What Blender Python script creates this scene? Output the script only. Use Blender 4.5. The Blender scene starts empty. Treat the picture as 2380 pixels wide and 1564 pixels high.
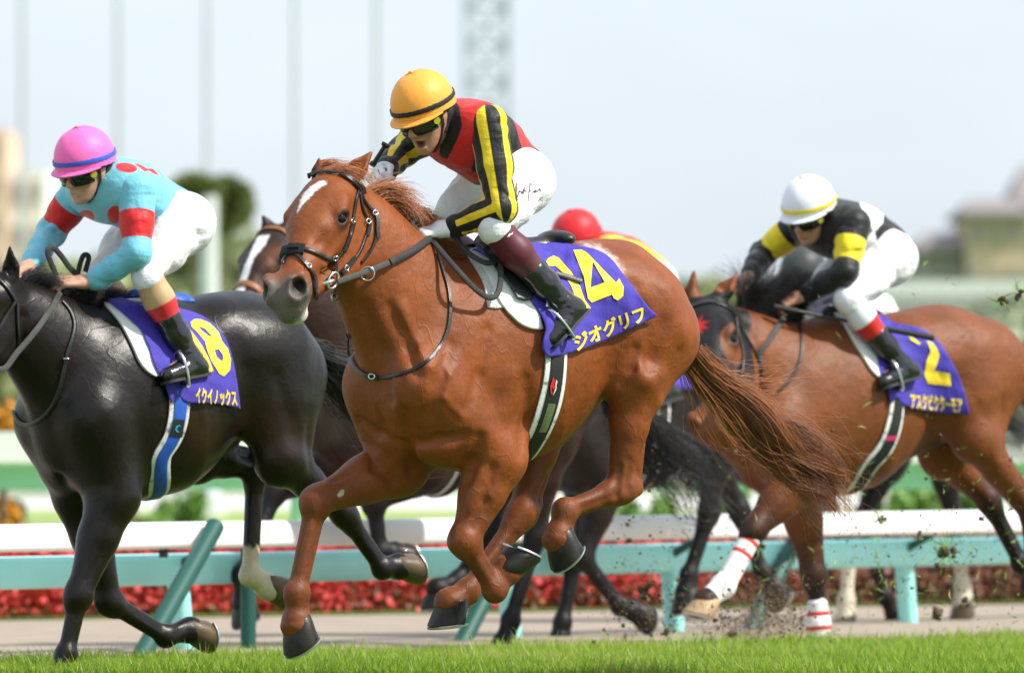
import bpy, bmesh, math, random
import numpy as np
from mathutils import Vector, Matrix

# ------------------------------------------------------------------ camera, sky, sun, exposure
SC = bpy.context.scene
COL = SC.collection
LENS = 400.0
FPX = LENS / 36.0 * 2380.0            # focal length in the picture units I measured in (2380 wide)
CAMH = 0.967                          # camera height, metres
HORIZ = 1013.0                        # row of the horizon in those units
D0 = 44.07                            # distance of the leading horse

cd = bpy.data.cameras.new('camera')
cam = bpy.data.objects.new('camera', cd); COL.objects.link(cam)
cam.location = (0, 0, CAMH); cam.rotation_euler = (math.pi / 2, 0, 0)
cd.lens = LENS; cd.sensor_width = 36.0; cd.sensor_fit = 'HORIZONTAL'
cd.shift_y = (HORIZ - 782.0) / 2380.0
cd.clip_start = 0.5; cd.clip_end = 4000
cd.dof.use_dof = True; cd.dof.focus_distance = 43.75; cd.dof.aperture_fstop = 4.8
SC.camera = cam

world = bpy.data.worlds.new('World'); SC.world = world; world.use_nodes = True
wn, wl = world.node_tree.nodes, world.node_tree.links
wn.clear()
SUN_EL, SUN_AZ = 47.0, 107.0           # azimuth clockwise from +Y (view direction): sun behind the camera, to the right
sky = wn.new('ShaderNodeTexSky'); sky.sky_type = 'NISHITA'; sky.sun_disc = False
sky.sun_elevation = math.radians(SUN_EL); sky.sun_rotation = math.radians(SUN_AZ)
sky.air_density = 1.0; sky.dust_density = 1.6; sky.ozone_density = 1.0
veil = wn.new('ShaderNodeMixRGB'); veil.blend_type = 'MIX'; veil.inputs[0].default_value = 0.60   # thin even cloud veil
veil.inputs[2].default_value = (8.8, 9.9, 11.1, 1)
bg = wn.new('ShaderNodeBackground'); bg.inputs[1].default_value = 0.10
wo = wn.new('ShaderNodeOutputWorld')
wtc = wn.new('ShaderNodeTexCoord'); wmp = wn.new('ShaderNodeMapping'); wmp.inputs['Scale'].default_value = (18, 18, 60); wno = wn.new('ShaderNodeTexNoise'); wno.inputs['Scale'].default_value = 1.0; wno.inputs['Detail'].default_value = 3
wmr = wn.new('ShaderNodeMapRange'); wmr.inputs[1].default_value = .3; wmr.inputs[2].default_value = .7; wmr.inputs[3].default_value = .58; wmr.inputs[4].default_value = .68          # thin uneven cloud
wl.new(wtc.outputs['Generated'], wmp.inputs[0]); wl.new(wmp.outputs[0], wno.inputs['Vector']); wl.new(wno.outputs['Fac'], wmr.inputs[0]); wl.new(wmr.outputs[0], veil.inputs[0])
wl.new(sky.outputs[0], veil.inputs[1]); wl.new(veil.outputs[0], bg.inputs[0]); wl.new(bg.outputs[0], wo.inputs[0])

sd = bpy.data.lights.new('sun', 'SUN'); sun = bpy.data.objects.new('sun', sd); COL.objects.link(sun)
sd.energy = 4.7; sd.angle = math.radians(2.5); sd.color = (1.0, 0.95, 0.87)
_e, _a = math.radians(SUN_EL), math.radians(SUN_AZ)
sun_dir = Vector((math.sin(_a) * math.cos(_e), math.cos(_a) * math.cos(_e), math.sin(_e)))
sun.rotation_euler = sun_dir.to_track_quat('Z', 'Y').to_euler(); sun.location = (0, 30, 30)

SC.view_settings.view_transform = 'Standard'; SC.view_settings.look = 'None'
SC.view_settings.exposure = 0.30; SC.view_settings.gamma = 1.0; SC.view_settings.use_curve_mapping = False
SC.render.engine = 'CYCLES'
SC.cycles.use_denoising = True
SC.cycles.max_bounces = 6
rng = np.random.default_rng(7); random.seed(7)
A = lambda *t: np.array(t, float)
def nrm(v): v = np.asarray(v, float); return v / (np.linalg.norm(v) + 1e-12)
def srgb(r, g, b):
    f = lambda c: (c / 255 / 12.92) if c / 255 <= .04045 else ((c / 255 + .055) / 1.055) ** 2.4
    return (f(r), f(g), f(b), 1.0)
def W(u, v, d=D0):                      # picture position + distance -> point in the place
    return A((u - 1190) * d / FPX, d, CAMH - (v - HORIZ) * d / FPX)
# ------------------------------------------------------------------ object helpers
def tag(o, label=None, cat=None, group=None, kind=None):
    if label: o['label'] = label
    if cat: o['category'] = cat
    if group: o['group'] = group
    if kind: o['kind'] = kind
    return o
def empty(name, loc=(0, 0, 0), parent=None):
    o = bpy.data.objects.new(name, None); COL.objects.link(o); o.location = loc
    o.empty_display_size = .1
    if parent: o.parent = parent
    return o
def mesh_np(name, V, F, mat=None, parent=None, mw=None, smooth=True, attrs=None, link=True):
    """V (n,3); F (m,3|4) array or list of arrays of faces."""
    me = bpy.data.meshes.new(name)
    V = np.asarray(V, np.float32)
    Fs = F if isinstance(F, list) else [F]
    Fs = [np.asarray(f, np.int32) for f in Fs if len(f)]
    me.vertices.add(len(V)); me.vertices.foreach_set('co', V.ravel())
    loops = np.concatenate([f.ravel() for f in Fs]); tot = np.concatenate([np.full(len(f), f.shape[1], np.int32) for f in Fs])
    st = np.concatenate([[0], np.cumsum(tot)[:-1]]).astype(np.int32)
    me.loops.add(len(loops)); me.loops.foreach_set('vertex_index', loops)
    me.polygons.add(len(tot)); me.polygons.foreach_set('loop_start', st)
    me.polygons.foreach_set('use_smooth', np.full(len(tot), smooth))
    if attrs:
        for k, a in attrs.items():
            at = me.attributes.new(k, 'FLOAT', 'POINT'); at.data.foreach_set('value', np.asarray(a, np.float32))
    me.update(calc_edges=True); me.validate()
    if mat: me.materials.append(mat)
    o = bpy.data.objects.new(name, me)
    if link: COL.objects.link(o)
    if parent is not None: o.parent = parent
    if mw is not None: o.matrix_basis = mw
    return o
class MB:                                # gathers simple shapes into ONE mesh
    def __init__(s): s.v = []; s.f = []; s.n = 0
    def add(s, V, F):
        V = np.asarray(V, float)
        s.v.append(V); s.f += [tuple(int(i) + s.n for i in f) for f in F]; s.n += len(V)
    def box(s, c, size, R=None):
        x, y, z = np.array(size) / 2
        V = np.array([(a * x, b * y, c2 * z) for a in (-1, 1) for b in (-1, 1) for c2 in (-1, 1)], float)
        if R is not None: V = V @ np.asarray(R).T
        s.add(V + np.array(c), [(0, 1, 3, 2), (4, 6, 7, 5), (0, 4, 5, 1), (2, 3, 7, 6), (0, 2, 6, 4), (1, 5, 7, 3)])
    def tube(s, pts, r, n=8, cap=True):
        pts = np.asarray(pts, float); m = len(pts); r = np.broadcast_to(np.asarray(r, float), (m,))
        T = np.gradient(pts, axis=0); T /= np.linalg.norm(T, axis=1, keepdims=True) + 1e-9
        a = np.array([0, 0, 1.]) if abs(T[0][2]) < .9 else np.array([1., 0, 0])
        V = []
        for i in range(m):
            a = nrm(a - T[i] * (a @ T[i])); b = np.cross(T[i], a)
            th = np.arange(n) * 2 * math.pi / n
            V.append(pts[i] + r[i] * (np.cos(th)[:, None] * a + np.sin(th)[:, None] * b))
        F = [(i * n + j, i * n + (j + 1) % n, (i + 1) * n + (j + 1) % n, (i + 1) * n + j) for i in range(m - 1) for j in range(n)]
        if cap: F += [tuple(range(n))[::-1], tuple((m - 1) * n + j for j in range(n))]
        s.add(np.concatenate(V), F)
    def strap(s, pts, nor, w, t, closed=False):   # a flat belt: width w across, thickness t along nor
        pts = np.asarray(pts, float); m = len(pts)
        T = np.gradient(pts, axis=0) if not closed else np.roll(pts, -1, 0) - np.roll(pts, 1, 0)
        T /= np.linalg.norm(T, axis=1, keepdims=True) + 1e-9
        nor = np.asarray(nor, float); nor = nor - T * (nor * T).sum(1, keepdims=True); nor /= np.linalg.norm(nor, axis=1, keepdims=True) + 1e-9
        B = np.cross(T, nor); w = np.broadcast_to(np.asarray(w, float), (m,))[:, None]
        prof = [(-.5, 0), (-.5, .6), (-.38, 1), (.38, 1), (.5, .6), (.5, 0)]
        V = np.stack([pts + B * w * a + nor * t * b for a, b in prof], 1).reshape(-1, 3); n = len(prof)
        e = m if closed else m - 1
        F = [(i * n + j, i * n + (j + 1) % n, ((i + 1) % m) * n + (j + 1) % n, ((i + 1) % m) * n + j) for i in range(e) for j in range(n)]
        if not closed: F += [tuple(range(n))[::-1], tuple((m - 1) * n + j for j in range(n))]
        s.add(V, F)
    def loft(s, rings, cap=True):
        n = len(rings[0]); V = np.concatenate(rings); m = len(rings)
        F = [(i * n + j, i * n + (j + 1) % n, (i + 1) * n + (j + 1) % n, (i + 1) * n + j) for i in range(m - 1) for j in range(n)]
        if cap: F += [tuple(range(n))[::-1], tuple((m - 1) * n + j for j in range(n))]
        s.add(V, F)
    def ball(s, c, r, n=12, R=None):
        r = np.broadcast_to(np.asarray(r, float), (3,)); rings = []
        for i in range(1, n // 2 + 1):
            t = math.pi * i / (n // 2 + 1)
            th = np.arange(n) * 2 * math.pi / n
            V = np.stack([np.cos(th) * math.sin(t), np.sin(th) * math.sin(t), np.full(n, math.cos(t))], 1) * r
            if R is not None: V = V @ np.asarray(R).T
            rings.append(V + np.array(c))
        s.loft(rings)
    def build(s, name, mat, parent=None, smooth=True, link=True, mw=None):
        me = bpy.data.meshes.new(name); V = np.concatenate(s.v)
        me.from_pydata(V.tolist(), [], s.f); me.validate()
        bm = bmesh.new(); bm.from_mesh(me); bmesh.ops.recalc_face_normals(bm, faces=bm.faces); bm.to_mesh(me); bm.free()
        me.polygons.foreach_set('use_smooth', [smooth] * len(me.polygons))
        if mat: me.materials.append(mat)
        if smooth:
            try: me.set_sharp_from_angle(angle=math.radians(50))
            except Exception: pass
        o = bpy.data.objects.new(name, me)
        if link: COL.objects.link(o)
        if parent is not None: o.parent = parent
        if mw is not None: o.matrix_basis = mw
        return o
def strands(name, P, r0, r1, mat, parent=None, tint=None, sides=3):
    """P (n,m,3) polylines -> thin tapered hairs as one mesh."""
    P = np.asarray(P, float); n, m, _ = P.shape
    T = np.gradient(P, axis=1); T /= np.linalg.norm(T, axis=2, keepdims=True) + 1e-9
    a = np.cross(T, np.array([.3, .5, .81])); a /= np.linalg.norm(a, axis=2, keepdims=True) + 1e-9
    b = np.cross(T, a)
    r0 = np.broadcast_to(np.asarray(r0, float), (n,)); r1 = np.broadcast_to(np.asarray(r1, float), (n,))
    t = np.linspace(0, 1, m)
    r = (r0[:, None] * (1 - t) + r1[:, None] * t)[..., None]
    th = np.arange(sides) * 2 * math.pi / sides
    V = np.stack([P + r * (math.cos(x) * a + math.sin(x) * b) for x in th], 2).reshape(-1, 3)
    i, j, k = np.meshgrid(np.arange(n), np.arange(m - 1), np.arange(sides), indexing='ij')
    ix = lambda jj, kk: (i * m + jj) * sides + kk
    F = np.stack([ix(j, k), ix(j, (k + 1) % sides), ix(j + 1, (k + 1) % sides), ix(j + 1, k)], -1).reshape(-1, 4)
    tv = np.repeat(rng.random(n) if tint is None else tint, m * sides)
    return mesh_np(name, V, F, mat, parent, attrs={'tint': tv})

# ------------------------------------------------------------------ signed distance bodies -> one smooth skin
def smin(a, b, k):
    h = np.maximum(k - np.abs(a - b), 0) / k
    return np.minimum(a, b) - h * h * k * .25
class Body:
    """Tapered capsules and ellipsoids blended into one continuous skin. Local frame: x forward, y left, z up."""
    def __init__(s): s.p = []
    def cap(s, a, b, ra, rb=None, k=.03, n=None, sq=1.0, op='u'):
        s.p.append(dict(t='c', a=np.array(a, float), b=np.array(b, float), ra=ra, rb=ra if rb is None else rb, k=k,
                        n=None if n is None else nrm(n), sq=sq, op=op)); return s
    def chain(s, pts, k=.02, k0=None, n=None, sq=1.0):
        for i in range(len(pts) - 1):
            s.cap(pts[i][0], pts[i + 1][0], pts[i][1], pts[i + 1][1], k if i or k0 is None else k0, n, sq)
        return s
    def ell(s, c, r, R=None, k=.03, op='u'):
        s.p.append(dict(t='e', a=np.array(c, float), r=np.array(r, float), R=np.eye(3) if R is None else np.asarray(R, float), k=k, op=op)); return s
    def bump(s, a, b, r, amp):           # amp > 0 swells, < 0 carves a soft groove along a-b
        s.p.append(dict(t='b', a=np.array(a, float), b=np.array(b, float), r=r, amp=amp, op='b')); return s
    def _raw(s, q, p):
        if q['t'] in 'cb':
            a, b = q['a'], q['b']; pa = p - a; ba = b - a
            if q['t'] == 'c' and q['n'] is not None:
                f = 1 / q['sq'] - 1; n = q['n']
                pa = pa + (pa @ n)[..., None] * f * n; ba = ba + (ba @ n) * f * n
            h = np.clip((pa @ ba) / (ba @ ba + 1e-12), 0, 1)
            dd = np.sqrt(((pa - h[..., None] * ba) ** 2).sum(-1))
            if q['t'] == 'b': return dd
            d = dd - (q['ra'] + (q['rb'] - q['ra']) * h)
            return d * (1 if q['n'] is None else (q['sq'] + 1) / 2 if q['sq'] < 1 else 1)
        l = (p - q['a']) @ q['R'].T          # rows of R are the ellipsoid's axes
        k0 = np.sqrt(((l / q['r']) ** 2).sum(-1)); k1 = np.sqrt(((l / q['r'] ** 2) ** 2).sum(-1)) + 1e-9
        return k0 * (k0 - 1) / k1
    def box(s, q):
        if q['t'] == 'e':
            r = np.sqrt(((q['R'] * q['r'][:, None]) ** 2).sum(0)); lo, hi = q['a'] - r, q['a'] + r; m = q['k']
        elif q['t'] == 'c':
            R = max(q['ra'], q['rb']) * max(1, q['sq']); lo = np.minimum(q['a'], q['b']) - R; hi = np.maximum(q['a'], q['b']) + R; m = q['k']
        else:
            lo = np.minimum(q['a'], q['b']); hi = np.maximum(q['a'], q['b']); m = q['r'] * 2.4
        return lo - m, hi + m
    def _mix(s, D, q, p):
        d = s._raw(q, p)
        if q['op'] == 'u': return smin(D, d, q['k'])
        if q['op'] == 's': return -smin(-D, d, q['k'])
        return D - q['amp'] * np.exp(-(d / q['r']) ** 2)
    def sdf(s, p):
        p = np.asarray(p, float); sh = p.shape[:-1]; p = p.reshape(-1, 3); D = np.full(len(p), 1.0)
        if len(p) == 0: return D.reshape(sh)
        plo, phi = p.min(0), p.max(0)
        for q in s.p:
            lo, hi = q.get('bx') or q.setdefault('bx', s.box(q))
            if (lo > phi).any() or (hi < plo).any(): continue
            m = np.flatnonzero(((p > lo) & (p < hi)).all(1))
            if len(m): D[m] = s._mix(D[m], q, p[m])
        return D.reshape(sh)
    def grad(s, p, e=.004):
        g = np.stack([s.sdf(p + e * x) - s.sdf(p - e * x) for x in np.eye(3)], -1)
        return g / (np.linalg.norm(g, axis=-1, keepdims=True) + 1e-9)
    def snap(s, p, off=0., it=5):
        p = np.array(p, float)
        for _ in range(it):
            p = p - np.clip(s.sdf(p) - off, -.05, .05)[..., None] * s.grad(p)
        return p
    def march(s, o, d, off=0., tmax=1.2):    # first hit of rays with the skin
        t = np.zeros(len(o)); off = np.broadcast_to(off, (len(o),)); live = np.arange(len(o))
        for _ in range(70):
            st = np.clip(s.sdf(o[live] + d[live] * t[live, None]) - off[live], -.03, .06) * .8
            t[live] = np.minimum(t[live] + st, tmax); live = live[(np.abs(st) > 2e-4) & (t[live] < tmax)]
            if not len(live): break
        return o + d * t[:, None]
    def skin(s, h, relax=2):
        bs = [s.box(q) for q in s.p if q['op'] == 'u']
        lo = np.min([b[0] for b in bs], 0) - 3 * h; hi = np.max([b[1] for b in bs], 0) + 3 * h
        N = np.ceil((hi - lo) / h).astype(int) + 1
        D = np.full(N, 1.0, np.float32); ax = [(lo[i] + h * np.arange(N[i])) for i in range(3)]
        for q in s.p:
            a, b = s.box(q)
            i0 = np.clip(np.floor((a - lo) / h).astype(int), 0, N); i1 = np.clip(np.ceil((b - lo) / h).astype(int) + 1, 0, N)
            if (i1 <= i0).any(): continue
            sl = tuple(slice(i0[i], i1[i]) for i in range(3))
            g = np.stack(np.meshgrid(*[ax[i][sl[i]] for i in range(3)], indexing='ij'), -1)
            D[sl] = s._mix(D[sl], q, g)
        I = D < 0
        c = np.zeros(N - 1, np.int8)
        offs = [(i, j, k) for i in (0, 1) for j in (0, 1) for k in (0, 1)]
        for i, j, k in offs: c += I[i:N[0] - 1 + i, j:N[1] - 1 + j, k:N[2] - 1 + k]
        act = (c > 0) & (c < 8); ai = np.argwhere(act)
        idx = np.full(N - 1, -1, np.int32); idx[act] = np.arange(len(ai))
        cv = {of: D[ai[:, 0] + of[0], ai[:, 1] + of[1], ai[:, 2] + of[2]] for of in offs}
        acc = np.zeros((len(ai), 3)); cnt = np.zeros(len(ai))
        for of in offs:
            for x in range(3):
                if of[x]: continue
                o2 = list(of); o2[x] = 1; o2 = tuple(o2)
                va, vb = cv[of], cv[o2]; m = (va < 0) != (vb < 0)
                t = np.where(m, va / np.where(m, va - vb, 1), 0)
                pt = np.tile(np.array(of, float), (len(ai), 1)); pt[:, x] = t
                acc[m] += pt[m]; cnt[m] += 1
        V = (ai + acc / cnt[:, None]) * h + lo
        Fs = []
        for x in range(3):
            y, z = (x + 1) % 3, (x + 2) % 3
            s0 = [slice(None)] * 3; s1 = [slice(None)] * 3; s0[x] = slice(0, -1); s1[x] = slice(1, None)
            m = I[tuple(s0)] != I[tuple(s1)]; e = np.argwhere(m)
            e = e[(e[:, y] > 0) & (e[:, z] > 0) & (e[:, y] < N[y] - 1) & (e[:, z] < N[z] - 1)]
            ins = I[tuple(e.T)]
            def cell(dy, dz):
                q = e.copy(); q[:, y] += dy; q[:, z] += dz; return idx[tuple(q.T)]
            f = np.stack([cell(-1, -1), cell(0, -1), cell(0, 0), cell(-1, 0)], 1)
            f[~ins] = f[~ins][:, ::-1]; Fs.append(f[(f >= 0).all(1)])
        F = np.concatenate(Fs)
        E = np.concatenate([F[:, [0, 1]], F[:, [1, 2]], F[:, [2, 3]], F[:, [3, 0]]])
        deg = np.bincount(E.ravel(), minlength=len(V))
        for _ in range(relax):
            nb = np.zeros_like(V)
            for x in range(3):
                nb[:, x] = np.bincount(E[:, 0], V[E[:, 1], x], len(V)) + np.bincount(E[:, 1], V[E[:, 0], x], len(V))
            V = .5 * V + .5 * nb / np.maximum(deg, 1)[:, None]
        return V, F
def sd_caps(p, caps):                    # distance to a union of capsules (for coat markings)
    d = np.full(len(p), 9.)
    for a, b, ra, rb in caps:
        pa = p - a; ba = b - a; h = np.clip((pa @ ba) / (ba @ ba + 1e-12), 0, 1)
        d = np.minimum(d, np.linalg.norm(pa - h[:, None] * ba, axis=1) - (ra + (rb - ra) * h))
    return d
def sd_poly(q, poly):                    # signed distance to a polygon in 2D (negative inside)
    poly = np.asarray(poly, float); d = np.full(len(q), 1e9); ins = np.zeros(len(q), bool)
    for a, b in zip(poly, np.roll(poly, -1, 0)):
        pa = q - a; ba = b - a; h = np.clip((pa @ ba) / (ba @ ba + 1e-12), 0, 1)
        d = np.minimum(d, np.linalg.norm(pa - h[:, None] * ba, axis=1))
        c = (a[1] > q[:, 1]) != (b[1] > q[:, 1])
        with np.errstate(all='ignore'): ins ^= c & (q[:, 0] < (b[0] - a[0]) * (q[:, 1] - a[1]) / (b[1] - a[1]) + a[0])
    return np.where(ins, -d, d)

# ------------------------------------------------------------------ frames
class Frame:
    """A horse's own axes: origin at its barrel, x forward (yaw theta towards the camera from picture-left), y its left, z up."""
    def __init__(s, u, v, d, yaw):
        c, t = math.cos(math.radians(yaw)), math.sin(math.radians(yaw))
        s.C = W(u, v, d); s.f = A(-c, -t, 0); s.l = A(t, -c, 0); s.u = A(0, 0, 1)
        s.R = np.stack([s.f, s.l, s.u], 1)
        s.M = Matrix([[*s.R[i], s.C[i]] for i in range(3)] + [[0, 0, 0, 1]])
    def loc(s, w): return (np.asarray(w) - s.C) @ s.R
    def wld(s, l): return s.C + np.asarray(l) @ s.R.T
    def px(s, u, v, y=0.):               # the point of the sagittal plane at lateral offset y seen at (u, v) -> local
        r = A((u - 1190) / FPX, 1, -(v - HORIZ) / FPX); c = A(0, 0, CAMH)
        t = (y - (c - s.C) @ s.l) / (r @ s.l)
        return s.loc(c + t * r)
    def uv(s, l):                        # local -> picture units
        w = s.wld(l); return np.stack([1190 + FPX * w[..., 0] / w[..., 1], HORIZ - FPX * (w[..., 2] - CAMH) / w[..., 1]], -1)

# ------------------------------------------------------------------ materials
def new_mat(name):
    m = bpy.data.materials.new(name); m.use_nodes = True
    n, l = m.node_tree.nodes, m.node_tree.links
    return m, n, l, n['Principled BSDF']
def _set(b, **k):
    for a, v in k.items():
        a = {'rough': 'Roughness', 'metal': 'Metallic', 'spec': 'Specular IOR Level', 'coat': 'Coat Weight', 'coat_rough': 'Coat Roughness', 'sheen': 'Sheen Weight',
             'sheen_rough': 'Sheen Roughness', 'sss': 'Subsurface Weight', 'trans': 'Transmission Weight', 'aniso': 'Anisotropic'}[a]
        b.inputs[a].default_value = v
def noise_col(n, l, base, amount, scale, detail=4, coords='Object', stretch=None, rough=.6):
    """base colour gently varied by noise; returns the colour socket"""
    tc = n.new('ShaderNodeTexCoord'); no = n.new('ShaderNodeTexNoise')
    no.inputs['Scale'].default_value = scale; no.inputs['Detail'].default_value = detail; no.inputs['Roughness'].default_value = rough
    src = tc.outputs[coords]
    if stretch:
        mp = n.new('ShaderNodeMapping'); mp.inputs['Scale'].default_value = stretch; l.new(src, mp.inputs[0]); src = mp.outputs[0]
    l.new(src, no.inputs['Vector'])
    hs = n.new('ShaderNodeHueSaturation')
    mr = n.new('ShaderNodeMapRange'); mr.inputs[1].default_value = .25; mr.inputs[2].default_value = .75
    mr.inputs[3].default_value = 1 - amount; mr.inputs[4].default_value = 1 + amount
    l.new(no.outputs['Fac'], mr.inputs[0]); l.new(mr.outputs[0], hs.inputs['Value'])
    if isinstance(base, tuple): hs.inputs['Color'].default_value = base
    else: l.new(base, hs.inputs['Color'])
    return hs.outputs[0], no.outputs['Fac']
def add_bump(n, l, b, scale, dist, strength=1., detail=3, stretch=None, kind='noise', prev=None):
    tc = n.new('ShaderNodeTexCoord'); src = tc.outputs['Object']
    if stretch:
        mp = n.new('ShaderNodeMapping'); mp.inputs['Scale'].default_value = stretch; l.new(src, mp.inputs[0]); src = mp.outputs[0]
    if kind == 'vein':
        no = n.new('ShaderNodeTexNoise'); no.inputs['Detail'].default_value = 1.5; a = n.new('ShaderNodeMath'); a.operation = 'SUBTRACT'; a.inputs[1].default_value = .5; l.new(no.outputs['Fac'], a.inputs[0]); c = n.new('ShaderNodeMath'); c.operation = 'ABSOLUTE'; l.new(a.outputs[0], c.inputs[0])
        r = n.new('ShaderNodeMapRange'); r.interpolation_type = 'SMOOTHSTEP'; r.inputs[1].default_value = .0; r.inputs[2].default_value = .022; r.inputs[3].default_value = 1; r.inputs[4].default_value = 0; l.new(c.outputs[0], r.inputs[0]); out = r.outputs[0]
    elif kind == 'noise':
        no = n.new('ShaderNodeTexNoise'); no.inputs['Detail'].default_value = detail; out = no.outputs['Fac']
    elif kind == 'wave':
        no = n.new('ShaderNodeTexWave'); no.inputs['Distortion'].default_value = 1; out = no.outputs['Fac']
    else:
        no = n.new('ShaderNodeTexVoronoi'); out = no.outputs['Distance']
    no.inputs['Scale'].default_value = scale; l.new(src, no.inputs['Vector'])
    bu = n.new('ShaderNodeBump'); bu.inputs['Strength'].default_value = strength; bu.inputs['Distance'].default_value = dist
    l.new(out, bu.inputs['Height'])
    if prev is not None: l.new(prev, bu.inputs['Normal'])
    l.new(bu.outputs[0], b.inputs['Normal']); return bu.outputs[0]
def mat(name, col, rough=.6, var=.12, vs=14., bump=None, **kw):
    m, n, l, b = new_mat(name)
    c, _ = noise_col(n, l, tuple(col), var, vs); l.new(c, b.inputs['Base Color'])
    b.inputs['Roughness'].default_value = rough; _set(b, **kw)
    if bump: add_bump(n, l, b, bump[0], bump[1], 1., 3, bump[2] if len(bump) > 2 else None)
    return m
def paint_mat(name, base, layers, rough=.5, var=.12, vs=9., bumps=(), grain=0., **kw):
    """base colour with crisp or soft markings; layer i reads the mesh attribute 'p<i>' (a signed distance, negative inside). layers: (colour, softness[, noise amplitude])"""
    m, n, l, b = new_mat(name)
    c, _ = noise_col(n, l, tuple(base), var, vs)
    for i, L in enumerate(layers):
        at = n.new('ShaderNodeAttribute'); at.attribute_name = f'p{i}'
        src = at.outputs['Fac']
        if len(L) > 2 and L[2]:
            tc = n.new('ShaderNodeTexCoord'); no = n.new('ShaderNodeTexNoise'); no.inputs['Scale'].default_value = L[3] if len(L) > 3 else 60; no.inputs['Detail'].default_value = 4
            l.new(tc.outputs['Object'], no.inputs['Vector'])
            ma = n.new('ShaderNodeMath'); ma.operation = 'MULTIPLY_ADD'; ma.inputs[1].default_value = L[2] * 2; l.new(no.outputs['Fac'], ma.inputs[0])
            l.new(src, ma.inputs[2]); sb = n.new('ShaderNodeMath'); sb.operation = 'SUBTRACT'; sb.inputs[1].default_value = L[2]; l.new(ma.outputs[0], sb.inputs[0]); src = sb.outputs[0]
        mr = n.new('ShaderNodeMapRange'); mr.interpolation_type = 'SMOOTHSTEP'
        mr.inputs[1].default_value = L[1]; mr.inputs[2].default_value = -L[1]; mr.inputs[3].default_value = 0; mr.inputs[4].default_value = 1
        l.new(src, mr.inputs[0])
        mx = n.new('ShaderNodeMixRGB'); l.new(mr.outputs[0], mx.inputs[0]); l.new(c, mx.inputs[1])
        lc, _ = noise_col(n, l, tuple(L[0]), var * .8, vs * 2); l.new(lc, mx.inputs[2])
        c = mx.outputs[0]
    if grain: c, _ = noise_col(n, l, c, grain, 75, 3, stretch=(1, .6, .45), rough=.75)
    l.new(c, b.inputs['Base Color']); b.inputs['Roughness'].default_value = rough; _set(b, **kw)
    prev = None
    for bp in bumps: prev = add_bump(n, l, b, bp[0], bp[1], 1., bp[3] if len(bp) > 3 else 3, bp[2] if len(bp) > 2 else None, kind=bp[4] if len(bp) > 4 else 'noise', prev=prev)
    return m
def hair_mat(name, c0, c1, rough=.4):
    m, n, l, b = new_mat(name)
    at = n.new('ShaderNodeAttribute'); at.attribute_name = 'tint'
    mx = n.new('ShaderNodeMixRGB'); mx.inputs[1].default_value = c0; mx.inputs[2].default_value = c1
    l.new(at.outputs['Fac'], mx.inputs[0]); l.new(mx.outputs[0], b.inputs['Base Color']); b.inputs['Roughness'].default_value = rough
    return m
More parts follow.
